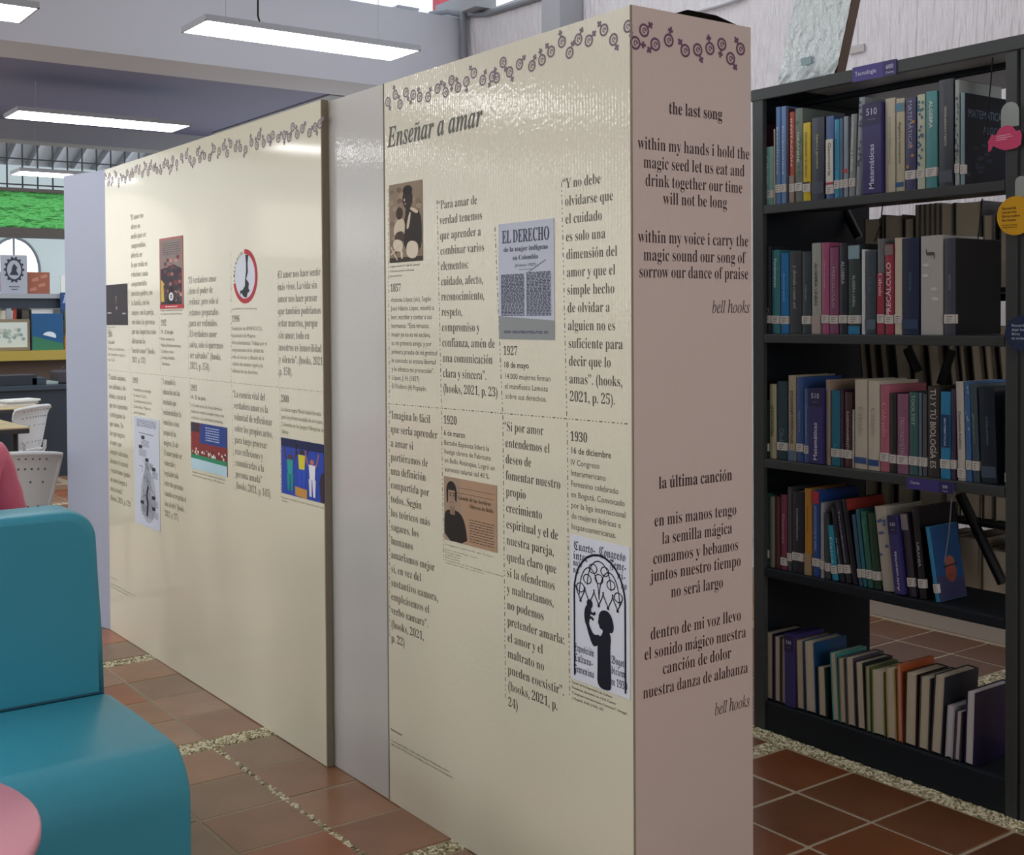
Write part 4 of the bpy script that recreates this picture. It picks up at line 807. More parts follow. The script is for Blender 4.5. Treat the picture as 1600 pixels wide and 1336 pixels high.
poly(lm, cvl, S(rr, rv, [(.05,.8),(.3,.78),(.22,.45),(.25,.15),(.1,-.1),(.32,-.25),(.28,-.45),(.38,-.55),(.2,-.62),(.12,-.8),(-.12,-.75),(-.3,-.6),(-.42,-.68),(-.4,-.52),(-.2,-.5),(.0,-.35),(.02,-.1),(.1,.2),(.1,.5)]), lin('23282C'), .0006)
o = keep(lm.build('ring_logo', PHOTO, fix=False), dp); o['label'] = 'round logo with red ring and black silhouette'
def d_info(mb, cv, W, H):
    random.seed(12); k = lin('5E6470'); lines_(mb, cv, W*.12, W*.88, H*.91, H*.98, 5, k, H*.006)
    poly(mb, cv, ell(W*.55,H*.28,W*.3,H*.24), lin('A9AEBA'), .0002); poly(mb, cv, S(W,H,[(.3,.1),(.72,.08),(.66,.5),(.5,.62),(.36,.45)]), lin('989EAC'), .0003)
    for x, y in ((.3,.8),(.2,.71),(.45,.6),(.72,.53),(.25,.2),(.7,.27),(.7,.17)):
        poly(mb, cv, S(W,H,[(x,y),(x+.13,y),(x+.13,y+.032),(x,y+.032)]), lin('2A2E38'), .0006); lines_(mb, cv, W*x, W*min(.93,x+.3), H*(y-.07), H*(y-.005), 6, k, H*.004)
    for i in range(22):
        x0, y0 = random.uniform(.2,.7), random.uniform(.12,.6); stroke(mb, cv, S(W,H,[(x0,y0),(x0+random.uniform(-.1,.2),y0+random.uniform(-.03,.05)),(x0+.12,y0-.05)]), W*.012, lin('6E7482'), .0005)
    stroke(mb, cv, S(W,H,[(.5,.1),(.54,.2),(.5,.3),(.56,.38)]), W*.06, lin('23262E'), .0007); stroke(mb, cv, S(W,H,[(.2,.855),(.8,.85)]), H*.006, k, .0005)
picture(CD, dp, 'printed_sheet', (209.7, 649.6), (251, 831.5), 'C3CAD8', d_info, 'tall white infographic sheet with a grey figure')
def d_conf(mb, cv, W, H):
    random.seed(6); poly(mb, cv, S(W,H,[(0,.38),(1,.38),(1,1),(0,1)]), lin('8A3030'), .0002)
    for i in range(9): stroke(mb, cv, S(W,H,[(0,.42+i*.06),(1,.42+i*.06)]), H*.008, lin('6A2222'), .0003)
    poly(mb, cv, S(W,H,[(0,.8),(.25,.8),(.25,1),(0,1)]), lin('3A2A3A'), .0004); poly(mb, cv, S(W,H,[(.25,.58),(1,.58),(1,1),(.28,1)]), lin('22408C'), .0004)
    lines_(mb, cv, W*.42, W*.8, H*.64, H*.95, 6, lin('B8C8E8'), H*.02)
    for i in range(30): poly(mb, cv, ell(W*random.uniform(.03,.97), H*random.uniform(.3,.44), W*.02, H*.03, 7), lin(random.choice(('D8D4D0','2A2A30','C8A890','E8E8E8'))), .0005)
    poly(mb, cv, S(W,H,[(0,.22),(1,.2),(1,.3),(0,.32)]), lin('2C8A62'), .0006); poly(mb, cv, S(W,H,[(0,0),(1,0),(1,.21),(0,.23)]), lin('B4D4E0'), .0006)
picture(CD, dp, 'printed_photo', (299, 658.8), (355.8, 745.5), '7A2C2C', d_conf, 'photo of a conference table with a blue banner')
def d_olym(mb, cv, W, H):
    poly(mb, cv, S(W,H,[(0,.85),(1,.85),(1,1),(0,1)]), lin('1A2450'), .0002)
    def fig(cx, sc, shirt, legs, skin_, z0, arms=True):
        f = lambda pts: [(W*(cx + x*sc), H*(z0 + y)) for x, y in pts]
        poly(mb, cv, f([(-.07,.0),(-.02,.0),(-.01,.3),(-.09,.3)]), legs, .0005); poly(mb, cv, f([(.02,0),(.07,0),(.09,.3),(0,.3)]), legs, .0005)
        poly(mb, cv, f([(-.065,.3),(.065,.3),(.085,.55),(-.085,.55)]), shirt, .0006); poly(mb, cv, [(W*cx + .055*sc*W*math.cos(a*.52), H*(z0+.6) + H*.045*math.sin(a*.52)) for a in range(12)], skin_, .0007)
        if arms: stroke(mb, cv, f([(-.09,.53),(-.13,.6),(-.17,.78)]), W*.022, skin_, .0007); stroke(mb, cv, f([(.09,.53),(.13,.6),(.17,.76)]), W*.022, skin_, .0007)
    fig(.22, .9, lin('2A9A94'), lin('1F8C84'), lin('5A3A30'), .08); fig(.5, 1, lin('D6CC3A'), lin('2E50C0'), lin('3A2A2A'), .2); fig(.74, .9, lin('E4E4EC'), lin('DCDCE8'), lin('B87060'), .06, True)
    poly(mb, cv, S(W,H,[(.34,.02),(.62,.0),(.62,.16),(.34,.18)]), lin('C09048'), .0008); poly(mb, cv, S(W,H,[(.93,0),(1,0),(1,.52),(.95,.5),(.9,.35)]), lin('3A2A3C'), .0006)
picture(CD, dp, 'printed_photo', (439.8, 683.3), (507.2, 787), '2A48A8', d_olym, 'blue photo of athletes with raised arms on a podium')

# ------------------------------------------------------------------ library shelving
SX, SY0, SY1 = 3.372, 1.93, 2.94; SB = 4.045
LV = {1: 1.896, 2: 1.434, 3: .984, 4: .590, 5: .108}; BK = [1.585, 1.15, .80, .50]
sh = empty('bookshelf', ((SX + SB) / 2, (SY0 + SY1) / 2, 0), 'charcoal double sided library bookshelf with five front shelves, against the stucco wall', 'bookshelf')
def part(nm, mb, m_, bev=.003, par=None): return keep(mb.build(nm, m_, bevel=bev), par or sh)
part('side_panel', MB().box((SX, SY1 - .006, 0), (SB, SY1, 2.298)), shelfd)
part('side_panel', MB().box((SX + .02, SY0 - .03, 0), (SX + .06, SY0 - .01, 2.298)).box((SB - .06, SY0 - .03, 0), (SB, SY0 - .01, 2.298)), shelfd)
part('upright_post', MB().box((SX - .001, SY0 + .012, .0), (SX + .03, SY0 + .048, 2.273)), shelfm); part('upright_post', MB().box((SX - .001, SY1 - .05, .0), (SX + .02, SY1 - .001, 2.298)), shelfm)
part('upright_post', MB().box((SX + .002, SY0 - .035, 0), (SX + .03, SY0 + .004, 2.298)), shelfm)
part('top_panel', MB().box((SX - .004, SY0 - .06, 2.273), (SX + .012, SY1 + .004, 2.315)).box((SX, SY0 - .06, 2.298), (SB, SY1, 2.310)), shelfm)
part('canopy_underside', MB().box((SX + .012, SY0, 2.276), (SX + .15, 2.72, 2.281)), mat('grey_steel_rail', '8A8D8D', .45))
part('back_rail', MB().box((SX + .16, SY0, 2.262), (SX + .17, SY1 - .03, 2.289)).box((SX + .185, SY0, 2.262), (SX + .195, SY1 - .03, 2.289)), shelfd)
for i, z in LV.items():
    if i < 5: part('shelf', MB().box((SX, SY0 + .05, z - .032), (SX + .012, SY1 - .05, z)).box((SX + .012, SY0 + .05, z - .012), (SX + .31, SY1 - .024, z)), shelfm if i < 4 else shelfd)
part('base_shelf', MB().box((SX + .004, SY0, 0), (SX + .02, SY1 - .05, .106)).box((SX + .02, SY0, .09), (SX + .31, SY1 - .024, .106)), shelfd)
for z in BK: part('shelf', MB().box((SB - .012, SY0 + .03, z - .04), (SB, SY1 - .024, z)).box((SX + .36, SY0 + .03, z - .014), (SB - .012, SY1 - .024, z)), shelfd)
for (u0, v0, u1, v1, x) in [(1316, 320, 1342, 372, 3.9), (1500, 772, 1567, 912, 3.74), (1487, 548, 1470, 600, 3.74), (1418, 545, 1434, 580, 3.74)]:
    a, b = atx(u0, v0, x), atx(u1, v1, x); part('brace', MB().tube([a, b], .017, 6), blackmetal, 0)

def sign(label, name, px, lines, base='463C84', base2=None, x=SX - .008, sub=None, face_y=None):
    u0, v0, u1, v1 = px; a, b = atx(u0, v0, x), atx(u1, v1, x); W, H = a.y - b.y, a.z - b.z
    r = empty(name, (x, a.y, b.z), label, 'sign'); mb = MB().box((0, -W, 0), (.006, 0, H), 0, lin(base)); 
    mb.build('plate', COVER, r); cv = Canvas((0, 0, 0), (0, -1, 0), (0, 0, 1), (-1, 0, 0)); m2 = MB()
    if base2: poly(m2, cv, [(W*.7, 0), (W, 0), (W, H), (W*.7, H)], lin(base2), .0003)
    for t, xx, yy, h, sty in lines: write(m2, cv, t, sty, W*xx, H*yy, H*h, .9, .0008, lin('D8D4EC'))
    m2.build('lettering', PRINT, r, fix=False); return r
sign('purple sign reading Tecnología 600 on the top edge of the bookshelf', 'shelf_sign', (1332, 106, 1400.5, 115.5), [('Tecnología', .06, .38, .42, 'sans'), ('600', .77, .45, .42, 'sans'), ('Ciencias', .77, .15, .2, 'sans')], base2='363068')
sign('purple sign reading Ciencia 500 under the third shelf', 'shelf_sign', (1417, 746, 1489, 772.5), [('Ciencia', .07, .5, .36, 'sansb'), ('500', .78, .45, .38, 'sansb'), ('Ciencias', .78, .15, .18, 'sans')], base2='2C2A62')

# --- books
def tint(h, k): return tuple(min(1, v * k) for v in lin(h))
SER = {'n': 0}
def book(loc, w_, h_, d_, color, label, group, lean=0, o_={}, fore=False, cat='book'):
    r = empty('book', loc, label, cat, group); c = lin(color); t = min(.0035, w_ * .16)
    mb = MB(); n = 6; g = .0008
    # hard cover: rounded spine and two boards; book occupies y from 0 to -w, x from 0 (spine) to d
    if not fore:
        out = [(d_, -g)] + [(t*1.0, -g)] + [(t*1.0 - t*.9*math.sin(math.pi*i/n), -g - (w_ - 2*g) * (i / n)) for i in range(1, n)] + [(t*1.0, -w_ + g), (d_, -w_ + g), (d_, -w_ + g + t), (t*2.2, -w_ + g + t), (t*2.2, -g - t), (d_, -g - t)]
    else:
        out = [(0, -g), (d_, -g), (d_, -w_ + g), (0, -w_ + g), (0, -w_ + g + t), (d_ - t*1.5, -w_ + g + t), (d_ - t*1.5, -g - t), (0, -g - t)]
    mb.v = [(x, y, z) for z in (0, h_) for x, y in out]; N_ = len(out)
    mb.f = [(i, (i+1) % N_, N_ + (i+1) % N_, N_ + i) for i in range(N_)] + [tuple(range(N_))[::-1], tuple(range(N_, 2*N_))]; K = len(mb.f)
    mb.m = [0]*K; mb.c = [c]*K; mb.sm = [False]*K
    mb.build('cover', COVER, r)
    pg = MB(); a_ = .004
    if fore: pg.box((.003, -g - t, .003), (d_ - t*1.6, -w_ + g + t, h_ - .003))
    else: pg.box((t*2.3, -g - t, .003), (d_ - .004, -w_ + g + t, h_ - .003))
    pg.build('pages', pagem if not o_.get('wp') else pagew, r)
    cv = Canvas((0, 0, 0), (0, -1, 0), (0, 0, 1), (-1, 0, 0)); m2 = MB()
    if not fore:
        for (b0, b1, bc) in o_.get('band', []): poly(m2, cv, [(w_*.04, h_*b0), (w_*.96, h_*b0), (w_*.96, h_*b1), (w_*.04, h_*b1)], lin(bc), .0007)
        if o_.get('spots'):
            rs = random.Random(len(label)); 
            for _ in range(o_['spots'][0]): poly(m2, cv, [(w_*(.1+.7*rs.random()), h_*(.2+.75*rs.random()))] and ell(w_*(.2+.6*rs.random()), h_*(.25+.7*rs.random()), w_*.16, h_*.018, 6), lin(o_['spots'][1]), .0009)
        if 'title' in o_:
            tt, tc, y0, y1, *sty = o_['title']; sty = sty[0] if sty else 'sansb'; L = (y1 - y0) * h_; sz = min(w_ * .8, .05); sz = o_.get('ts', .62) * w_; wd = width(tt, sty) * sz; sx = L / wd
            if o_.get('up'): write(m2, cv, tt, sty, w_*.5 + sz*.33, h_*y0, sz, sx, .001, lin(tc), rot=math.pi/2)
            else: write(m2, cv, tt, sty, w_*.5 - sz*.33, h_*y1, sz, sx, .001, lin(tc), rot=-math.pi/2)
        if m2.v: m2.build('spine_print', PRINT, r, fix=False)
        if o_.get('lab', 1):
            lz = o_.get('lz', .12) * h_; lh = .028; lb = MB().box((-.0011, -w_*.03, lz), (.0, -w_*.97, lz + lh), 0, lin('D2CEC8')); lb.box((-.0008, -w_ + .0, lz), (.012, -w_ - .0006, lz + lh), 0, lin('D2CEC8'))
            lc = Canvas((-.0011, 0, 0), (0, -1, 0), (0, 0, 1), (-1, 0, 0))
            for q_ in range(3): stroke(lb, lc, [(w_*.22, lz + lh*(.75 - .25*q_)), (w_*(.75 - .1*q_), lz + lh*(.75 - .25*q_))], .0022, lin('6E6A68'), .0003)
            lb.build('spine_label', PRINT, r)
        if 'cov' in o_:      # printed front cover that can be seen
            m3 = MB(); cc = Canvas((0, -w_ + g, 0), (1, 0, 0), (0, 0, 1), (0, -1, 0)); o_['cov'](m3, cc, d_, h_); m3.build('cover_print', PHOTO, r, fix=False)
    r.rotation_euler.x = -lean
    return r
ZO = {1: (3.636, 1160, 60), 2: (3.636, 1160, 310), 3: (3.636, 1160, 530), 4: (3.636, 1160, 730), 5: (3.373, 1160, 940)}
NAME = {1: 'top shelf', 2: 'second shelf', 3: 'third shelf', 4: 'fourth shelf', 5: 'bottom shelf'}
BX = SX + .022
def shelf_books(lv, data, fore=False):
    k, ox, oy = ZO[lv]; z = LV[lv] + .001
    for (x0, x1, yt, c, desc, *rest) in data:
        o_ = rest[0] if rest else {}; bx_ = BX + o_.get('in', 0); lean_px = o_.get('lean', 0)
        def yat(xz):
            # the point of the shelf's surface line that this screen column meets
            u = ox + xz / k; rx = FW.x + RT.x*(u-CX)/F_PX; ry = FW.y + RT.y*(u-CX)/F_PX
            v = 523
            for _ in range(3):
                p_ = atx(u, v, bx_); v += (p_.z - z) / (abs(atx(u, v + 1, bx_).z - p_.z))
            return atx(u, v, bx_).y
        y0, y1 = yat(x0), yat(x1); w_ = y0 - y1 - .0012; top = atx(ox + (x0 + lean_px) / k, oy + yt / k, bx_); h_ = top.z - z; lean = 0
        if lean_px:
            lean = math.atan2(top.y - y0, h_); h_ = math.hypot(h_, top.y - y0); w_ *= math.cos(lean)
        d_ = o_.get('d', min(.235, max(.14, h_ * .72)))
        if o_.get('sign'):
            r = empty('shelf_divider', (bx_ - .012, y0, z), desc, 'sign'); MB().box((0, -w_, 0), (.17, 0, h_), 0, lin('3B356F')).build('block', COVER, r, bevel=.003)
            cv = Canvas((-.0002, 0, 0), (0, -1, 0), (0, 0, 1), (-1, 0, 0)); m2 = MB(); poly(m2, cv, [(w_*.03, h_*.76), (w_*.97, h_*.76), (w_*.97, h_*.995), (w_*.03, h_*.995)], lin('2A2750'), .0003)
            write(m2, cv, o_['sign'][0], 'sans', w_*.5, h_*.87, w_*.42, .9, .0006, lin('D8D4EC'), align=.5); tt = o_['sign'][1]
            if tt: L = h_*.5; write(m2, cv, tt, 'sansb', w_*.62, h_*.05, w_*.36, L/(width(tt,'sansb')*w_*.36), .0006, lin('D8D4EC'), rot=math.pi/2)
            stroke(m2, cv, [(w_*.3, h_*.82), (w_*.7, h_*.82)], .0015, lin('8A86B0'), .0006)
            m2.build('lettering', PRINT, r, fix=False); r.rotation_euler.x = -lean; continue
        book((bx_, y0, z + (w_ * math.sin(-lean) if lean < 0 else 0)), w_, h_, d_, c, (desc + ', ' + NAME[lv]), 'books on the ' + NAME[lv], lean, o_, fore or o_.get('fore'))
def cov_math(mb, cv, W, H):
    write(mb, cv, 'MATEMÁTICA', 'sans', W*.08, H*.74, H*.13, .78*W/(width('MATEMÁTICA','sans')*H*.13), .0005, lin('6F86A0')); write(mb, cv, 'ALGO', 'sans', W*.42, H*.58, H*.12, .9, .0005, lin('5A7088'))
    rs = random.Random(2)
    for i in range(14): poly(mb, cv, ell(W*rs.uniform(.05,.6), H*rs.uniform(.1,.45), W*.07, H*.02, 7), lin('2C3A4A'), .0004)
shelf_books(1, [
 (88, 103, 480, '5E2C44', 'narrow dark magenta book at far left', {}),
 (110, 176, 622, '7EAAA4', 'short sage green book', {'title': ('Cálculo', 'DDE8E4', .35, .85), 'lab': 1, 'd': .13, 'ts': .3}),
 (177, 186, 515, 'B8B49A', 'thin cream pamphlet', {'lab': 0}),
 (187, 216, 392, '5F82B4', 'tall blue book, left of a pair', {'title': ('Estadística', 'C8D8EC', .3, .8), 'ts': .4}), (217, 249, 388, '6C8FC0', 'tall blue book, right of a pair', {'title': ('Probabilidad', 'C8D8EC', .3, .8), 'ts': .4}),
 (250, 265, 395, '4A2C3C', 'slim maroon book', {'lab': 0}),
 (266, 296, 420, 'B04C3C', 'orange red book with white title', {'title': ('INVITACIÓN', 'F0DCD0', .4, .93), 'ts': .55, 'band': [(0, .3, '8A8A7C')]}),
 (297, 341, 400, '6E7C74', 'grey green book in clear plastic', {'title': ('GRANDE', 'D8DCC8', .42, .75), 'spots': (14, '4A7A54'), 'ts': .4}),
 (342, 386, 482, 'D8BC28', 'bright yellow book', {'title': ('Introducción al cálculo', '3A3420', .3, .88), 'band': [(.2, .245, '23211C')], 'ts': .38}),
 (391, 465, 455, '3C4250', 'wide charcoal book with yellow green lettering', {'title': ('Álgebra y geometría', 'B8B874', .38, .8), 'lab': 0, 'band': [(.08, .22, '4A5060')], 'ts': .22}),
 (473, 519, 445, '4C689C', 'blue and white book with red stripe', {'band': [(.14, .72, 'D8D6CC'), (.17, .2, 'B03848')], 'title': ('Geometría', '4A4640', .28, .68), 'lz': .06, 'ts': .5}),
 (520, 551, 462, '3E98BC', 'sky blue book', {'title': ('Trigonometría', '1C5A7C', .35, .85), 'ts': .4}),
 (552, 572, 455, '54708A', 'slim steel blue book', {}), (573, 600, 445, '8E9AA8', 'light grey blue book with a red mark', {'band': [(.3, .35, 'B8404C')]}),
 (602, 638, 433, '8C9294', 'silver grey book with white title', {'title': ('Matemáticas y cálculo', 'E6E6E2', .3, .9), 'lean': 12, 'ts': .45}), 
 (640, 676, 338, '8E979C', 'tall silver book in shiny plastic, leaning', {'lean': 20, 'spots': (16, '4A5866'), 'lab': 0}),
 (692, 805, 378, '3B356F', 'purple shelf divider reading 510 Matemáticas on the top shelf', {'sign': ('510', 'Matemáticas')}),
 (808, 868, 345, 'C2BCA8', 'cream book with brown title', {'title': ('Cálculo diferencial', '8A8070', .3, .8, 'serif'), 'lab': 0, 'ts': .25}),
 (870, 921, 345, 'BDB69E', 'cream book with blue bands', {'band': [(.86, .95, '5A86A0'), (.05, .1, '2C5C8C')], 'title': ('Álgebra elemental', '6A6458', .3, .75), 'lab': 0, 'ts': .4}),
 (923, 986, 342, '43436A', 'dark violet book with large title', {'title': ('MATEMÁTICAS', 'A8A8C4', .45, .97), 'spots': (4, 'B88840'), 'ts': .5}),
 (990, 1037, 322, 'BCC4B0', 'white and blue patterned book', {'spots': (22, '47708A')}),
 (1039, 1106, 305, '4E9094', 'teal book titled ALGEBRA', {'title': ('ALGEBRA', 'DCE8E4', .62, .9), 'ts': .42}),
 (1113, 1198, 240, '3C424C', 'tall charcoal book with white title', {'title': ('ALGEBRA CONTEMPORANEA', 'C8C8B8', .38, .75), 'lab': 0, 'up': 1, 'ts': .2, 'band': [(.04, .15, '525866')]}),
 (1205, 1233, 238, '9AA6A4', 'tall silver book in clear plastic', {'spots': (18, '46565E')}),
 (1237, 1265, 310, '7E97A0', 'grey teal book with a dark cover, rightmost', {'cov': lambda mb, cv, W, H: (poly(mb, cv, [(0.002, 0.001), (W, 0.001), (W, H - .001), (0.002, H - .001)], lin('121B26'), .0002), cov_math(mb, cv, W, H)), 'd': .235})])
shelf_books(2, [
 (96, 118, 300, '30343C', 'dark book with silver lettering, far left', {'lab': 0, 'spots': (10, '6A707A')}), (120, 163, 275, '262A34', 'black book', {'title': ('DEL', '9AA0AC', .1, .3)}),
 (165, 213, 295, '3C7C84', 'dark teal book with white title', {'title': ('Fundamentos', 'C8DCDC', .55, .9), 'ts': .5}), (215, 263, 312, '1F78B8', 'bright blue book', {'title': ('Matemática aplicada', '9CC8E4', .4, .75), 'ts': .25}),
 (265, 335, 300, '3E4248', 'charcoal book with script lettering', {'title': ('y demás cosas así', 'C4C8CC', .3, .82, 'ital'), 'lab': 0, 'ts': .4}), (337, 390, 303, '3A444A', 'slate book', {'title': ('Cálculo', '8E9CA0', .4, .6), 'ts': .3}),
 (392, 446, 255, 'A8ACA4', 'pale grey book titled ALGEBRA LINEAL', {'title': ('ALGEBRA LINEAL', '444C4C', .3, .78), 'band': [(.0, .2, 'B4A8A0')], 'ts': .4, 'lab': 0}),
 (448, 492, 252, 'AC5A80', 'rose pink book', {'title': ('Cálculo una variable', 'D8A8BC', .5, .8), 'ts': .25}), (494, 545, 280, '8A4C70', 'mauve book titled PRECALCULO', {'title': ('PRECALCULO', 'C49CB0', .3, .78), 'ts': .45}),
 (548, 597, 255, '2A2C34', 'black book titled ALGEBRA', {'title': ('ALGEBRA', 'B8BCC0', .55, .8), 'ts': .5}), (599, 671, 265, '33403F', 'dark green grey book with blue foot', {'title': ('ÁLGEBRA LINEAL', 'A8B8B0', .3, .66), 'band': [(0, .09, '2E80B4'), (.84, .99, '8AA8B4')], 'ts': .3}),
 (676, 696, 290, 'D4D8E0', 'thin white book', {'lab': 0}), (698, 760, 300, '3E4A54', 'slate blue book', {'lab': 0, 'band': [(.06, .18, '5A6A76')], 'title': ('Cálculo', '6A7A86', .5, .68, 'ital')}),
 (765, 805, 230, '6E7074', 'grey and red book titled Cálculo', {'band': [(0, .64, 'A63848')], 'title': ('Cálculo', 'E4D4D4', .4, .64, 'bold'), 'ts': .7}), (807, 859, 262, 'A23850', 'crimson book titled PRECÁLCULO', {'band': [(.88, .99, '8A7A78')], 'title': ('PRECÁLCULO', 'ECDCDC', .2, .8), 'up': 1, 'ts': .7}),
 (862, 905, 225, 'CFC6B2', 'cream book', {}), (907, 1003, 228, '222E4C', 'wide navy book', {'title': ('APOSTOL', '5E6E90', .45, .65), 'lab': 0, 'band': [(.06, .16, '37466A')], 'ts': .18}),
 (1010, 1138, 215, 'B9B8B6', 'wide white book wrapped in plastic', {'lab': 0, 'title': ('∫', '55504C', .76, .86), 'ts': .4, 'spots': (5, 'D8D8DA')}), (1144, 1213, 228, '474A58', 'slate violet book with a black cover, rightmost', {'title': ('APOSTOL', '8E92A0', .46, .63), 'ts': .22, 'd': .25, 'cov': lambda mb, cv, W, H: poly(mb, cv, [(.002, .001), (W, .001), (W, H-.001), (.002, H-.001)], lin('090B10'), .0002)})])
shelf_books(3, [
 (105, 149, 350, '27402C', 'dark green book, far left', {}), (152, 192, 255, 'B4B094', 'cream book titled PRECALCULO', {'title': ('PRECALCULO', '4A4C3C', .3, .72), 'up': 1, 'lab': 0, 'ts': .55}),
 (195, 255, 238, '2C4450', 'dark teal blue book', {'title': ('Cálculo', '5E7C88', .2, .4)}), (259, 304, 205, 'B2A68E', 'tall tan book titled ECUACIONES', {'title': ('ECUACIONES DIFERENCIALES', '4C4238', .2, .82), 'lab': 0, 'ts': .5, 'band': [(0, .12, '5C7890')]}),
 (306, 347, 215, '3C5A94', 'tall mid blue book', {'title': ('Álgebra lineal', '8EA6D0', .35, .6), 'ts': .25}), (349, 384, 280, '4A6CA4', 'shorter blue book', {'title': ('Geometría', '8EA6D0', .35, .8), 'ts': .4}),
 (386, 470, 277, '3B356F', 'purple shelf divider reading 510 Matemáticas on the third shelf', {'sign': ('510', 'Matemáticas')}),
 (472, 499, 230, 'A08C7C', 'slim tan striped book', {'lab': 0, 'spots': (8, '8494B4')}), (502, 556, 290, '20708C', 'deep cyan book', {'title': ('Análisis', '4A98B0', .1, .3)}), (558, 577, 288, '4A2438', 'slim plum book', {}),
 (579, 622, 300, '4A3034', 'brown red book with white title', {'title': ('RAZONAMIENTO', 'C8B8B4', .2, .75), 'ts': .4}), (624, 634, 400, 'B8B6B2', 'thin white booklet', {'lab': 0}),
 (636, 709, 228, 'C6BEAE', 'ivory book titled Cálculo, left of a pair', {'title': ('Cálculo', 'A49C90', .38, .7, 'serif'), 'lab': 0, 'ts': .5, 'band': [(.06, .13, '34568C')]}), (711, 779, 235, 'C9C1B1', 'ivory book titled Cálculo, right of a pair', {'title': ('Cálculo', 'A49C90', .38, .7, 'serif'), 'lab': 0, 'ts': .5, 'band': [(.05, .12, '2E4E88')]}),
 (781, 834, 258, 'B46878', 'rose red book titled Cálculo', {'title': ('Cálculo', 'E0A8B0', .4, .8, 'ital'), 'ts': .6}), (836, 874, 305, '2E2E2E', 'dark brown book', {}), (877, 942, 310, '8E5E78', 'mauve book with tall lettering', {'title': ('TRIGONOMETRÍA', 'C098AC', .2, .72), 'ts': .55}),
 (945, 998, 300, '3E6464', 'green teal book with rounded lettering', {'title': ('TOOLTIST', '9EC0B8', .6, .97), 'ts': .5}), (1000, 1019, 305, '5C7482', 'slim blue grey book', {}), (1021, 1047, 310, '54545A', 'slim grey book', {}),
 (1051, 1118, 266, '3C3632', 'tall brown book with bold pale lettering', {'title': ('TU Y TÚ BIOLOGÍA ES', 'C8C4C0', .1, .97), 'ts': .7, 'lab': 0}), (1122, 1182, 298, '2E86B4', 'bright cyan blue book', {'title': ('MATEMÁTICAS', 'C8DCEC', .38, .7), 'band': [(.36, .74, '1E4470')], 'ts': .25}),
 (1184, 1212, 282, '3E2E4C', 'slim dark violet book', {}), (1222, 1268, 240, 'C4C0BA', 'white book titled Geometría analítica, leaning', {'title': ('Geometría Analítica', '4C4C4C', .32, .7), 'lean': -14, 'lab': 1, 'lz': .03, 'ts': .45}),
 (1272, 1304, 240, '3C6CA4', 'light blue book leaning', {'lean': -14, 'spots': (6, '88B0D0')}), (1308, 1350, 255, '3C5058', 'grey teal book leaning', {'title': ('EJERCICIOS CÁLCULO', '8EA0A4', .4, .7), 'lean': -22, 'ts': .3}),
 (1356, 1450, 275, '1A2434', 'wide navy book leaning, rightmost', {'title': ('ÁLGEBRA MODERNA', '66788C', .4, .7), 'lean': -20, 'lab': 0, 'ts': .18, 'band': [(.06, .18, '46566A')]}),
 (1490, 1509, 300, '2C3444', 'slim dark blue book against the right post', {'lab': 1, 'lz': .04})])
def cov_blue(mb, cv, W, H):
    poly(mb, cv, [(.002,.001),(W,.001),(W,H-.001),(.002,H-.001)], lin('1C4A80'), .0002); poly(mb, cv, [(.002,.001),(W,.001),(W,H*.25),(.002,H*.35)], lin('3A3C64'), .0003)
    poly(mb, cv, ell(W*.55, H*.5, W*.17, H*.08), lin('A4604E'), .0005); poly(mb, cv, ell(W*.55, H*.36, W*.2, H*.13), lin('9A5040'), .0004); stroke(mb, cv, [(W*.3, H*.44), (W*.8, H*.46)], H*.02, lin('20181C'), .0006)
    for i in range(4): stroke(mb, cv, [(W*(.42+.09*i), H*.25), (W*(.42+.09*i), H*.36)], W*.02, lin('5A2A28'), .0006)
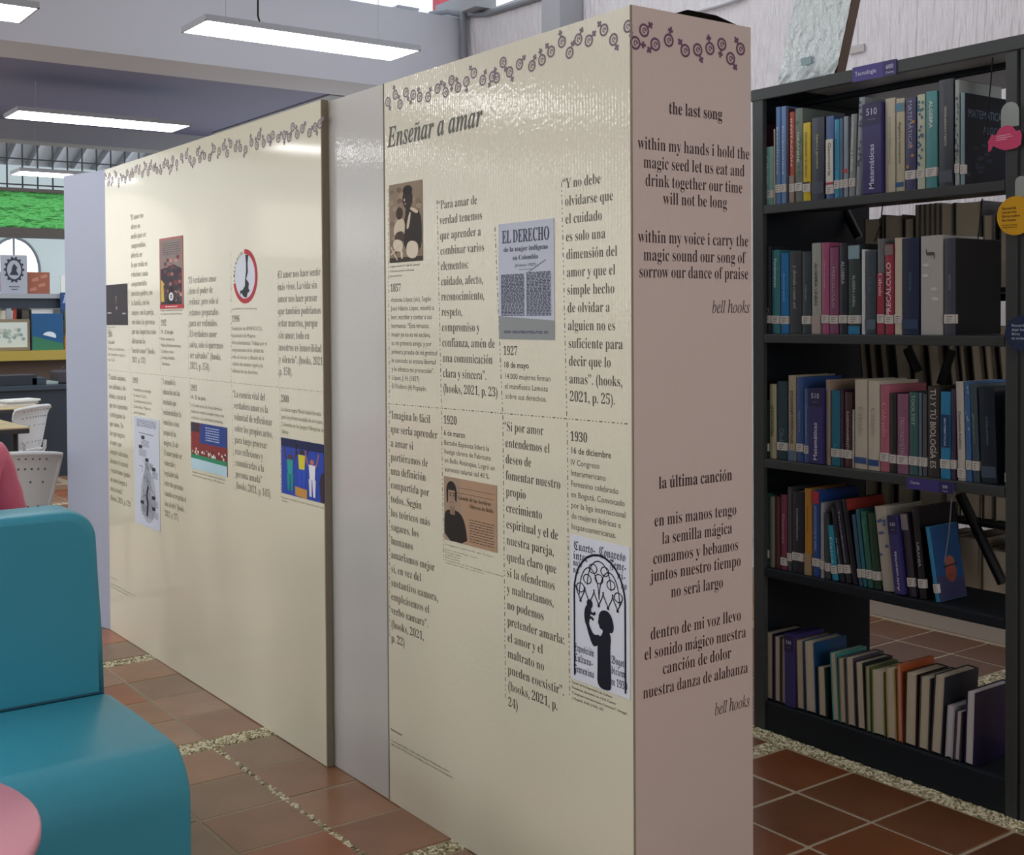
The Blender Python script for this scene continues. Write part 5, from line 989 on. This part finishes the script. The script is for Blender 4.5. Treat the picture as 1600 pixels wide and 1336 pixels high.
shelf_books(4, [
 (118, 148, 150, '2C5450', 'dark teal book, far left', {}), (150, 184, 165, '77766A', 'grey cream book', {'lab': 0}), (186, 214, 165, '5A2C30', 'dark red book', {'lab': 0}), (216, 253, 155, '7C3852', 'magenta book', {'title': ('Finanzas', 'B888A0', .35, .75), 'lz': .06}),
 (255, 279, 112, '4C4A4E', 'tall grey book', {}), (281, 348, 135, '23232B', 'black book with white title', {'title': ('Contabilidad financiera', 'B0B0B8', .4, .8), 'lz': .15, 'ts': .22}),
 (351, 394, 120, 'B8842E', 'ochre orange book', {'band': [(0, .25, 'A89070')], 'title': ('Economía', '8A6020', .5, .8), 'lab': 0, 'ts': .25}), (396, 439, 130, '2A4C90', 'blue book with a red top', {'band': [(.85, .99, 'B8303C')], 'title': ('LAS CUATRO ESTACIONES DEL AHORRO', 'A8B8DC', .3, .82), 'ts': .35}),
 (442, 463, 200, '9A9CA2', 'slim white grey book', {}), (470, 500, 258, '384246', 'slate green grey book', {'lean': -12}), (508, 545, 330, '2E94B4', 'short cyan book leaning', {'title': ('Física', '9CD4E4', .3, .8), 'lean': -30, 'd': .12}),
 (552, 582, 230, '1E2632', 'navy book leaning behind the cyan one', {'title': ('de negocios', 'A0A8B4', .2, .6), 'lean': -52, 'ts': .5}), (586, 622, 200, '242432', 'black book with white edge leaning', {'title': ('Termodinámica', '9898A8', .25, .9), 'lean': -62, 'ts': .4}),
 (626, 656, 180, '1C1C26', 'black book with a red cover band, leaning', {'lean': -66, 'lab': 0, 'cov': lambda mb, cv, W, H: (poly(mb, cv, [(.002,H*.86),(W,H*.86),(W,H*.99),(.002,H*.99)], lin('9A3A34'), .0002), write(mb, cv, 'ELECTRICIDAD', 'sansb', W*.15, H*.76, H*.07, .8, .0004, lin('B8A898')))}),
 (660, 684, 270, '3A5C74', 'steel blue book leaning', {'lean': -42}), (686, 708, 240, '2E6878', 'teal blue book leaning', {'lean': -46}), (710, 744, 250, '2C6454', 'green book leaning', {'lean': -44, 'title': ('Química', '5C9A84', .6, .9)}), (746, 790, 258, '23402E', 'dark green book leaning', {'lean': -40}),
 (797, 864, 222, 'B4AEA0', 'white book with blue diamonds leaning', {'lean': -50, 'lab': 0, 'spots': (9, '4C5CA0')}), (878, 934, 272, '3B356F', 'purple shelf divider reading 520 Astronomía on the fourth shelf', {'sign': ('520', 'Astronomía'), 'lean': -44}),
 (944, 988, 262, '38323E', 'grey violet book leaning', {'lean': -50, 'band': [(.8, .99, '8A8688')]}), (1006, 1050, 228, '201E22', 'black book titled URANIA leaning', {'lean': -50, 'title': ('URANIA', 'B0B0B4', .35, .62), 'up': 0, 'ts': .5, 'cov': lambda mb, cv, W, H: poly(mb, cv, [(.002,.001),(W,.001),(W,H-.001),(.002,H-.001)], lin('0C0C10'), .0002)}),
 (1096, 1124, 340, '2E86B0', 'blue book with a pictured cover leaning, rightmost', {'lean': -60, 'cov': cov_blue, 'd': .15})])
shelf_books(5, [
 (84, 116, 185, '1C2018', 'dark green book, fore edge out, far left', {'wp': 0}), (118, 164, 160, '262C3A', 'thick book with grey pages, fore edge out', {}), (168, 203, 180, '4A4468', 'violet cover book, fore edge out', {}), (205, 231, 190, '5C6450', 'slim olive cover book, fore edge out', {})], True)
shelf_books(5, [(234, 285, 165, '3B356F', 'purple shelf divider reading 530 on the bottom shelf', {'sign': ('530', ''), 'lean': -4})])
shelf_books(5, [
 (287, 330, 200, '5C4C3C', 'brown paged book, fore edge out', {'lean': -8}), (333, 392, 205, '1E4C78', 'thick cream paged book with blue cover', {'lean': -12}), (400, 446, 340, '2A3A34', 'short thick book with dark cover', {'lean': -8, 'd': .15}),
 (476, 512, 268, '4C9490', 'slim book with pale teal cover', {'lean': -16}), (514, 550, 295, '6A6A58', 'slim book with olive cover', {'lean': -12}), (553, 600, 290, '54505C', 'book with grey violet cover', {'lean': -12}),
 (606, 652, 315, '2C3030', 'book with black cover and cream pages', {'lean': -14}), (655, 680, 340, '6E7850', 'slim book with moss green cover', {'lean': -8}), (684, 755, 355, '5E7444', 'thick cream paged book with green cover', {'lean': -6}),
 (762, 815, 345, 'A88C54', 'book with mustard cover', {'lean': -10}), (820, 846, 330, 'B85C34', 'slim book with orange cover', {'lean': -8}), (852, 918, 370, '3A2820', 'peach paged book with stained cover', {'lean': 8}), (925, 984, 392, '4C4848', 'grey paged book leaning', {'lean': 12}),
 (990, 1052, 385, '30343C', 'cream paged book with white cover leaning', {'lean': 22}), (1066, 1108, 548, 'A8A4B4', 'short white paged booklet', {'lean': 14, 'wp': 1, 'd': .14}), (1114, 1148, 575, '4C4450', 'shortest booklet with violet cover', {'lean': 14, 'wp': 1, 'd': .14}),
 (1168, 1222, 470, '231C3C', 'white paged book with navy pictured cover, rightmost', {'lean': 12, 'wp': 1, 'd': .2})], True)
# rows on the far side of the shelving, fore edges towards us
def back_row(z, xs0, items, tag_, lean=0):
    y = 2.78
    for i, (w_, h_, c, gap) in enumerate(items):
        nm = ('first', 'second', 'third', 'fourth', 'fifth', 'sixth', 'seventh', 'eighth', 'ninth', 'tenth', 'eleventh', 'twelfth', 'thirteenth', 'fourteenth', 'fifteenth', 'sixteenth')[i]
        book((xs0, y, z + .001), w_, h_, SB - .02 - xs0, c, '%s book from the left, pages outward, back row of %s' % (nm, tag_), 'back row books ' + tag_, lean, {'lab': 0}, True); y -= w_ + gap
back_row(BK[0], 3.80, [(.07,.27,'4C4A46',.004),(.012,.28,'2A2A2A',.002),(.075,.275,'5A5048',.006),(.04,.26,'3A3632',.004)] + [(.018,.305,'6A665E',.002)]*5 + [(.05,.3,'5C5A58',.004),(.1,.3,'44464A',.004),(.04,.25,'6A6866',.02),(.03,.27,'3A3A3C',.004),(.09,.29,'3E3A38',.004),(.09,.28,'34343A',.004)], 'the second shelf gap')
for z, its, tg_, ln in ((BK[1], [(.03,.31,'4A443E',.012),(.028,.31,'5A524A',.02),(.03,.3,'4E4842',.03),(.06,.32,'3E3A38',.01),(.045,.31,'5A5248',.02),(.05,.31,'6A6054',.03),(.03,.3,'56504A',.01),(.025,.31,'3C3834',.02),(.04,.3,'5C5448',.01),(.03,.3,'6A6258',.02),(.05,.31,'4A443C',.01),(.05,.3,'3E3A38',.02),(.05,.31,'5A5248',.01)], 'the third shelf gap', .1),
                    (BK[2], [(.06,.25,'3C3A3E',.01),(.05,.24,'6C6862',.02),(.07,.26,'44424A',.02),(.1,.25,'8A8276',.004),(.05,.26,'A49A8A',.004),(.08,.25,'968C7C',.004),(.04,.22,'5A544C',.004),(.1,.26,'8C8274',.004),(.09,.25,'8A8276',.004)], 'the fourth shelf gap, upper', 0),
                    (BK[3], [(.05,.22,'3C3A3E',.02),(.06,.2,'38404A',.05),(.07,.21,'44424A',.02),(.1,.22,'9A917C',.004),(.09,.23,'A89E88',.004),(.1,.2,'6C665C',.01),(.08,.24,'A49A88',.004),(.1,.23,'A89E88',.004)], 'the fourth shelf gap, lower', 0)):
    back_row(z, 3.80, its, tg_, ln)

# hanging tags on the right post
hg = empty('hang_tag', (SX - .012, SY0 + .03, 1.98), 'pink sweet shaped hang tag on clear plastic at the top shelf post', 'tag')
def plane_art(root, x, draw, nm, m_=PHOTO):
    mb = MB(); cv = Canvas((x, 0, 0), (0, -1, 0), (0, 0, 1), (-1, 0, 0)); draw(mb, cv); return keep(mb.build(nm, m_, fix=False), root)
def disc(cv, mb, cy, cz, r, c, n=36, th=.002):
    o_ = ell(cy, cz, r, r, n); vs = [cv.p(a, b, 0) for a, b in o_] + [cv.p(a, b, th) for a, b in o_]; m_ = len(o_)
    mb.add(vs, [(i, (i+1) % m_, m_ + (i+1) % m_, m_ + i) for i in range(m_)] + [tuple(range(m_))[::-1], tuple(range(m_, 2*m_))], 0, lin(c))
HX = SX - .012
def px(u, v): p_ = atx(u, v, HX); return -p_.y, p_.z
def candy(mb, cv):
    pts = [(1544,222),(1550,210),(1556,212),(1562,201),(1572,196),(1582,197),(1588,205),(1594,203),(1597,212),(1595,226),(1590,230),(1582,233),(1570,235),(1560,232),(1552,228),(1548,236),(1544,238),(1545,228)]
    P_ = [px(*p_) for p_ in pts]; n = len(P_); vs = [cv.p(a, b, 0) for a, b in P_] + [cv.p(a, b, .0015) for a, b in P_]
    mb.add(vs, [(i, (i+1) % n, n + (i+1) % n, n + i) for i in range(n)] + [tuple(range(n))[::-1], tuple(range(n, 2*n))], 0, lin('D8507C'))
    a0, b0 = px(1557, 213.5)
    for i, wd in enumerate((.044, .05, .034)): stroke(mb, cv, [(a0, b0 - .006*i), (a0 + wd, b0 - .006*i + .0015)], .0022, lin('F4C0D0'), .002)
plane_art(hg, HX, candy, 'tag_card')
clear = mat('clear_plastic', 'D8E4E0', .12, alpha=.35)
def tongue(mb, cv, u0, u1, v0, v1):
    a, b = px(u0, v1), px(u1, v0); cx = (a[0]+b[0])/2; r = (b[0]-a[0])/2
    pts = [(a[0], a[1]), (b[0], a[1])] + [(cx + r*math.cos(math.radians(t)), b[1] - r + r*math.sin(math.radians(t))) for t in range(0, 181, 15)]
    n = len(pts); vs = [cv.p(x, y, -.001) for x, y in pts] + [cv.p(x, y, 0) for x, y in pts]
    mb.add(vs, [(i, (i+1) % n, n + (i+1) % n, n + i) for i in range(n)] + [tuple(range(n))[::-1], tuple(range(n, 2*n))], 0)
plane_art(hg, HX, lambda mb, cv: tongue(mb, cv, 1564, 1592, 157, 200), 'clear_sleeve', clear)
hg2 = empty('hang_tag', (SX - .012, SY0, 1.75), 'yellow round hang tag with dark lettering beside the second shelf', 'tag')
def yel(mb, cv):
    c = px(1588, 337); r = abs(px(1559, 337)[0] - c[0]); disc(cv, mb, c[0], c[1], r, 'DDA828')
    for i, t in enumerate(('Recuerda', 'cerrar los', 'libros sobre', 'las mesas')): write(mb, cv, t, 'sansb', c[0] - r*.72, c[1] + r*(.34 - .2*i), r*.2, 1.0, .0025, lin('3C3424'))
    for i in range(2): stroke(mb, cv, [(c[0] - r*.7, c[1] - r*(.46 + .12*i)), (c[0] + r*.1, c[1] - r*(.46 + .12*i))], r*.04, lin('7A6428'), .0025)
    poly(mb, cv, [(c[0] + r*.55, c[1] - r*.55), (c[0] + r*.8, c[1] - r*.5), (c[0] + r*.8, c[1] - r*.1), (c[0] + r*.55, c[1] - r*.1)], lin('E8E4DC'), .0026); poly(mb, cv, ell(c[0] + r*.65, c[1], r*.16, r*.13), lin('2E2450'), .0027)
plane_art(hg2, HX - .003, yel, 'tag_disc'); plane_art(hg2, HX, lambda mb, cv: tongue(mb, cv, 1586, 1604, 274, 308), 'clear_sleeve', clear)
hg3 = empty('hang_tag', (SX - .012, SY0, 1.43), 'navy round hang tag with white lettering beside the third shelf', 'tag')
def nav(mb, cv):
    c = px(1598, 521); r = abs(px(1571.5, 521)[0] - c[0]); disc(cv, mb, c[0], c[1], r, '2A3654')
    for i, t in enumerate(('Recuerda', 'dejar los', 'libros', 'en orden')): write(mb, cv, t, 'sansb', c[0] - r*.6, c[1] + r*(.38 - .24*i), r*.22, 1.0, .0025, lin('B8C4D8'))
plane_art(hg3, HX - .003, nav, 'tag_disc')
# black cords hanging inside the shelving
for k, (pts, lb) in enumerate([([(1551, 90, 3.40), (1548, 130, 3.40), (1543, 180, 3.40), (1540, 215, 3.40)], 'black cord hanging from the top shelf beside the right post'),
                     ([(1535, 310, 3.52), (1530, 360, 3.52), (1520, 428, 3.52)], 'black cord hanging before the black book cover, second shelf'),
                     ([(1487, 778, 3.40), (1483, 830, 3.40), (1476, 878, 3.40)], 'grey cord hanging across the blue book, fourth shelf'),
                     ([(1380, 312, 3.42), (1376, 350, 3.42), (1366, 378, 3.42)], 'black cord hanging above the red spine, second shelf')]):
    o = MB().tube([atx(*p_) for p_ in pts], .0022, 6).build('cord', cordm if k != 2 else mat('grey_cord', '6A727C', .6)); tag(o, lb, 'cord')

# ------------------------------------------------------------------ on the bookshelf and on the right wall
wx = 3.55
qa = [atx(1217, 131, wx), atx(1308, 112, wx), atx(1347, -10, wx), atx(1245, -10, wx)]
dirv = (qa[3] - qa[0]).normalized(); s0 = (2.316 - qa[0].z) / dirv.z
lo0 = qa[0] + dirv * s0; lo1 = Vector((wx, lo0.y - (qa[0].y - qa[1].y), 2.316)); hi0 = lo0 + dirv * .62; hi1 = lo1 + dirv * .62
wp = empty('wrapped_canvas', ((lo0 + lo1) / 2)[:], 'plastic wrapped canvas board leaning on top of the bookshelf', 'board')
th = .045; g_ = 26; vs = []
for j in range(g_ + 1):
    for i in range(15):
        s = i / 14; t = j / g_; p_ = lo0.lerp(lo1, s).lerp(hi0.lerp(hi1, s), t); vs.append((p_.x - .003 - .007 * random.random() * (0.4 + (t < .12) * 1.6), p_.y, p_.z))
wm_ = MB().add(vs, [(j*15+i, j*15+i+1, (j+1)*15+i+1, (j+1)*15+i) for j in range(g_) for i in range(14)], 0, None, False)
keep(wm_.build('plastic_wrap', mat('crinkled_plastic', 'D6E0E2', .14, bump=(22, 1.0, (1, 1.5, 1), .02), spec=.9, coat=1)), wp)
c8 = [lo0, lo1, hi1, hi0]; keep(MB().add([tuple(p_) for p_ in c8] + [(p_.x + th, p_.y, p_.z) for p_ in c8], [(0,3,2,1),(4,5,6,7),(0,1,5,4),(1,2,6,5),(2,3,7,6),(3,0,4,7)]).build('canvas_frame', mat('brown_wood_edge', '7A675C', .6)), wp)
keep(MB().box((wx - .016, atx(1272,100,wx).y, atx(1272,100,wx).z), (wx - .012, atx(1256,97,wx).y, atx(1256,92,wx).z)).build('sticker', mat('teal_sticker', '8FA8AC', .4)), wp)
pq = atx(1327, 85, 5.14); p2 = atx(1350, 68, 5.14)
tag(MB().box((5.138, p2.y, pq.z), (5.149, pq.y, p2.z)).build('wall_plate', mat('grey_tape', 'B4B0B0', .6)), 'small grey plate on the stucco wall above the bookshelf', 'plate')
W5 = 5.13
def pipe(name, pts, r, label, m_=pipem): o = MB().tube(pts, r, 8).build(name, m_); tag(o, label, 'pipe'); return o
pipe('conduit', [atx(672, 22, 5.0), atx(700, 18, 5.05), atx(722, 23, W5 - .03)], .022, 'short grey pipe above the end of the great beam')
pipe('conduit', [atx(722, 23, W5), atx(760, 22, W5), atx(850, -6, W5)], .02, 'grey pipe rising to the right along the white wall')
pipe('conduit', [atx(726, -5, W5 - .03), atx(724, 24, W5 - .03), atx(724, 92, W5 - .03)], .026, 'grey vertical pipe at the end of the great beam')
pipe('conduit', [atx(1090, 17, W5), atx(1127, 7, W5), atx(1165, -6, W5)], .012, 'thin white conduit behind the tower end face', mat('white_conduit', 'C8CAD0', .4))
pipe('conduit', [atx(888, -6, W5), atx(888, 45, W5)], .014, 'thin grey vertical pipe beside the grey cabinet')
a, b = atx(855, 2, 5.0), atx(884, 48, 5.0)
o = MB().box((4.95, b.y, b.z), (5.14, a.y, a.z)).build('wall_cabinet', greyp, bevel=.004); tag(o, 'grey metal cabinet high on the white wall', 'cabinet')
a, b = atx(734, -20, 5.1), atx(758, 22, 5.1)
struct(MB().box((5.02, b.y, 3.72), (5.2, a.y, 4.4)).build('trim_8', greyp))
a = P(697, 10, 9.0); o = MB().box((a.x - .08, 9.0, 3.7), (a.x + .08, 9.1, 5.2)).build('red_post', redp); tag(o, 'red painted post above the great beam', 'post')
struct(MB().box((5.16, 7.0, 3.72), (5.2, 7.62, 3.9)).build('trim_9', greyp))

# ------------------------------------------------------------------ suspended light panels
def lamp(x0, x1, y0, y1, z, label, ropes=True, grp='suspended light panels'):
    r = empty('light_panel', ((x0+x1)/2, (y0+y1)/2, z), label, 'ceiling light', grp); W, D = x1-x0, y1-y0
    MB().box((-W/2, -D/2, .004), (W/2, D/2, .03)).box((-W/2, -D/2, 0), (W/2, -D/2 + .008, .004)).box((-W/2, D/2 - .008, 0), (W/2, D/2, .004)).box((-W/2, -D/2, 0), (-W/2 + .008, D/2, .004)).box((W/2 - .008, -D/2, 0), (W/2, D/2, .004)).build('housing', ledf, r)
    MB().box((-W/2 + .009, -D/2 + .009, .0005), (W/2 - .009, D/2 - .009, .0038)).build('diffuser', led, r)
    if ropes:
        for sx in (-1, 1): MB().tube([(sx*W*.36, 0, .03), (sx*W*.36, 0, ropes)], .002, 5).build('suspension_wire', ledf, r)
    return r
lamp(2.248, 3.45, 5.235, 5.53, 2.9, 'long light panel hanging before the great beam', 1.48)
lamp(2.155, 3.374, 8.14, 8.50, 2.9, 'long light panel under the violet ceiling', .24)
lamp(2.6, 3.8, 9.78, 10.08, 2.7, 'light panel farthest back, seen through the wire mesh', .46)
a = atz(60, 15, 2.9); lamp(a.x - 1.2, a.x, a.y - .02, a.y + .3, 2.9, 'light panel cut by the top left corner', 1.48)
for i, (lx, ly) in enumerate([(-1.55, 6.1), (-1.75, 8.6), (-3.9, 5.6), (-3.9, 8.6), (-3.6, 2.6), (-.4, 11.5), (-1.6, 3.3), (-.7, .8)]):  # last two are added out of view to brighten table and floor
    lamp(lx, lx + 1.22, ly, ly + .32, 2.9, ('light panel mirrored in the near display, row before the beam', 'light panel mirrored in the grey side board', 'light panel by the left windows, middle row', 'light panel by the left windows, behind the beam', 'light panel by the left windows, nearest row', 'light panel deep in the hall under the violet ceiling', 'light panel to the left above the teal seat', 'light panel nearest the rear window wall')[i], 1.48 if ly < 7 else .24)  # last two labels: added unseen panels; the rear wall has no window
cb = MB().tube([P(403, -12, 7.1), P(403, 25, 7.1), P(408, 42, 7.1), P(420, 52, 7.05)], .006, 6).build('cable', cordm); tag(cb, 'dark cable hanging down before the great beam', 'cable')

bpy.data.objects.remove(fob)
print('tiles', nt_, 'objs', len(bpy.data.objects))
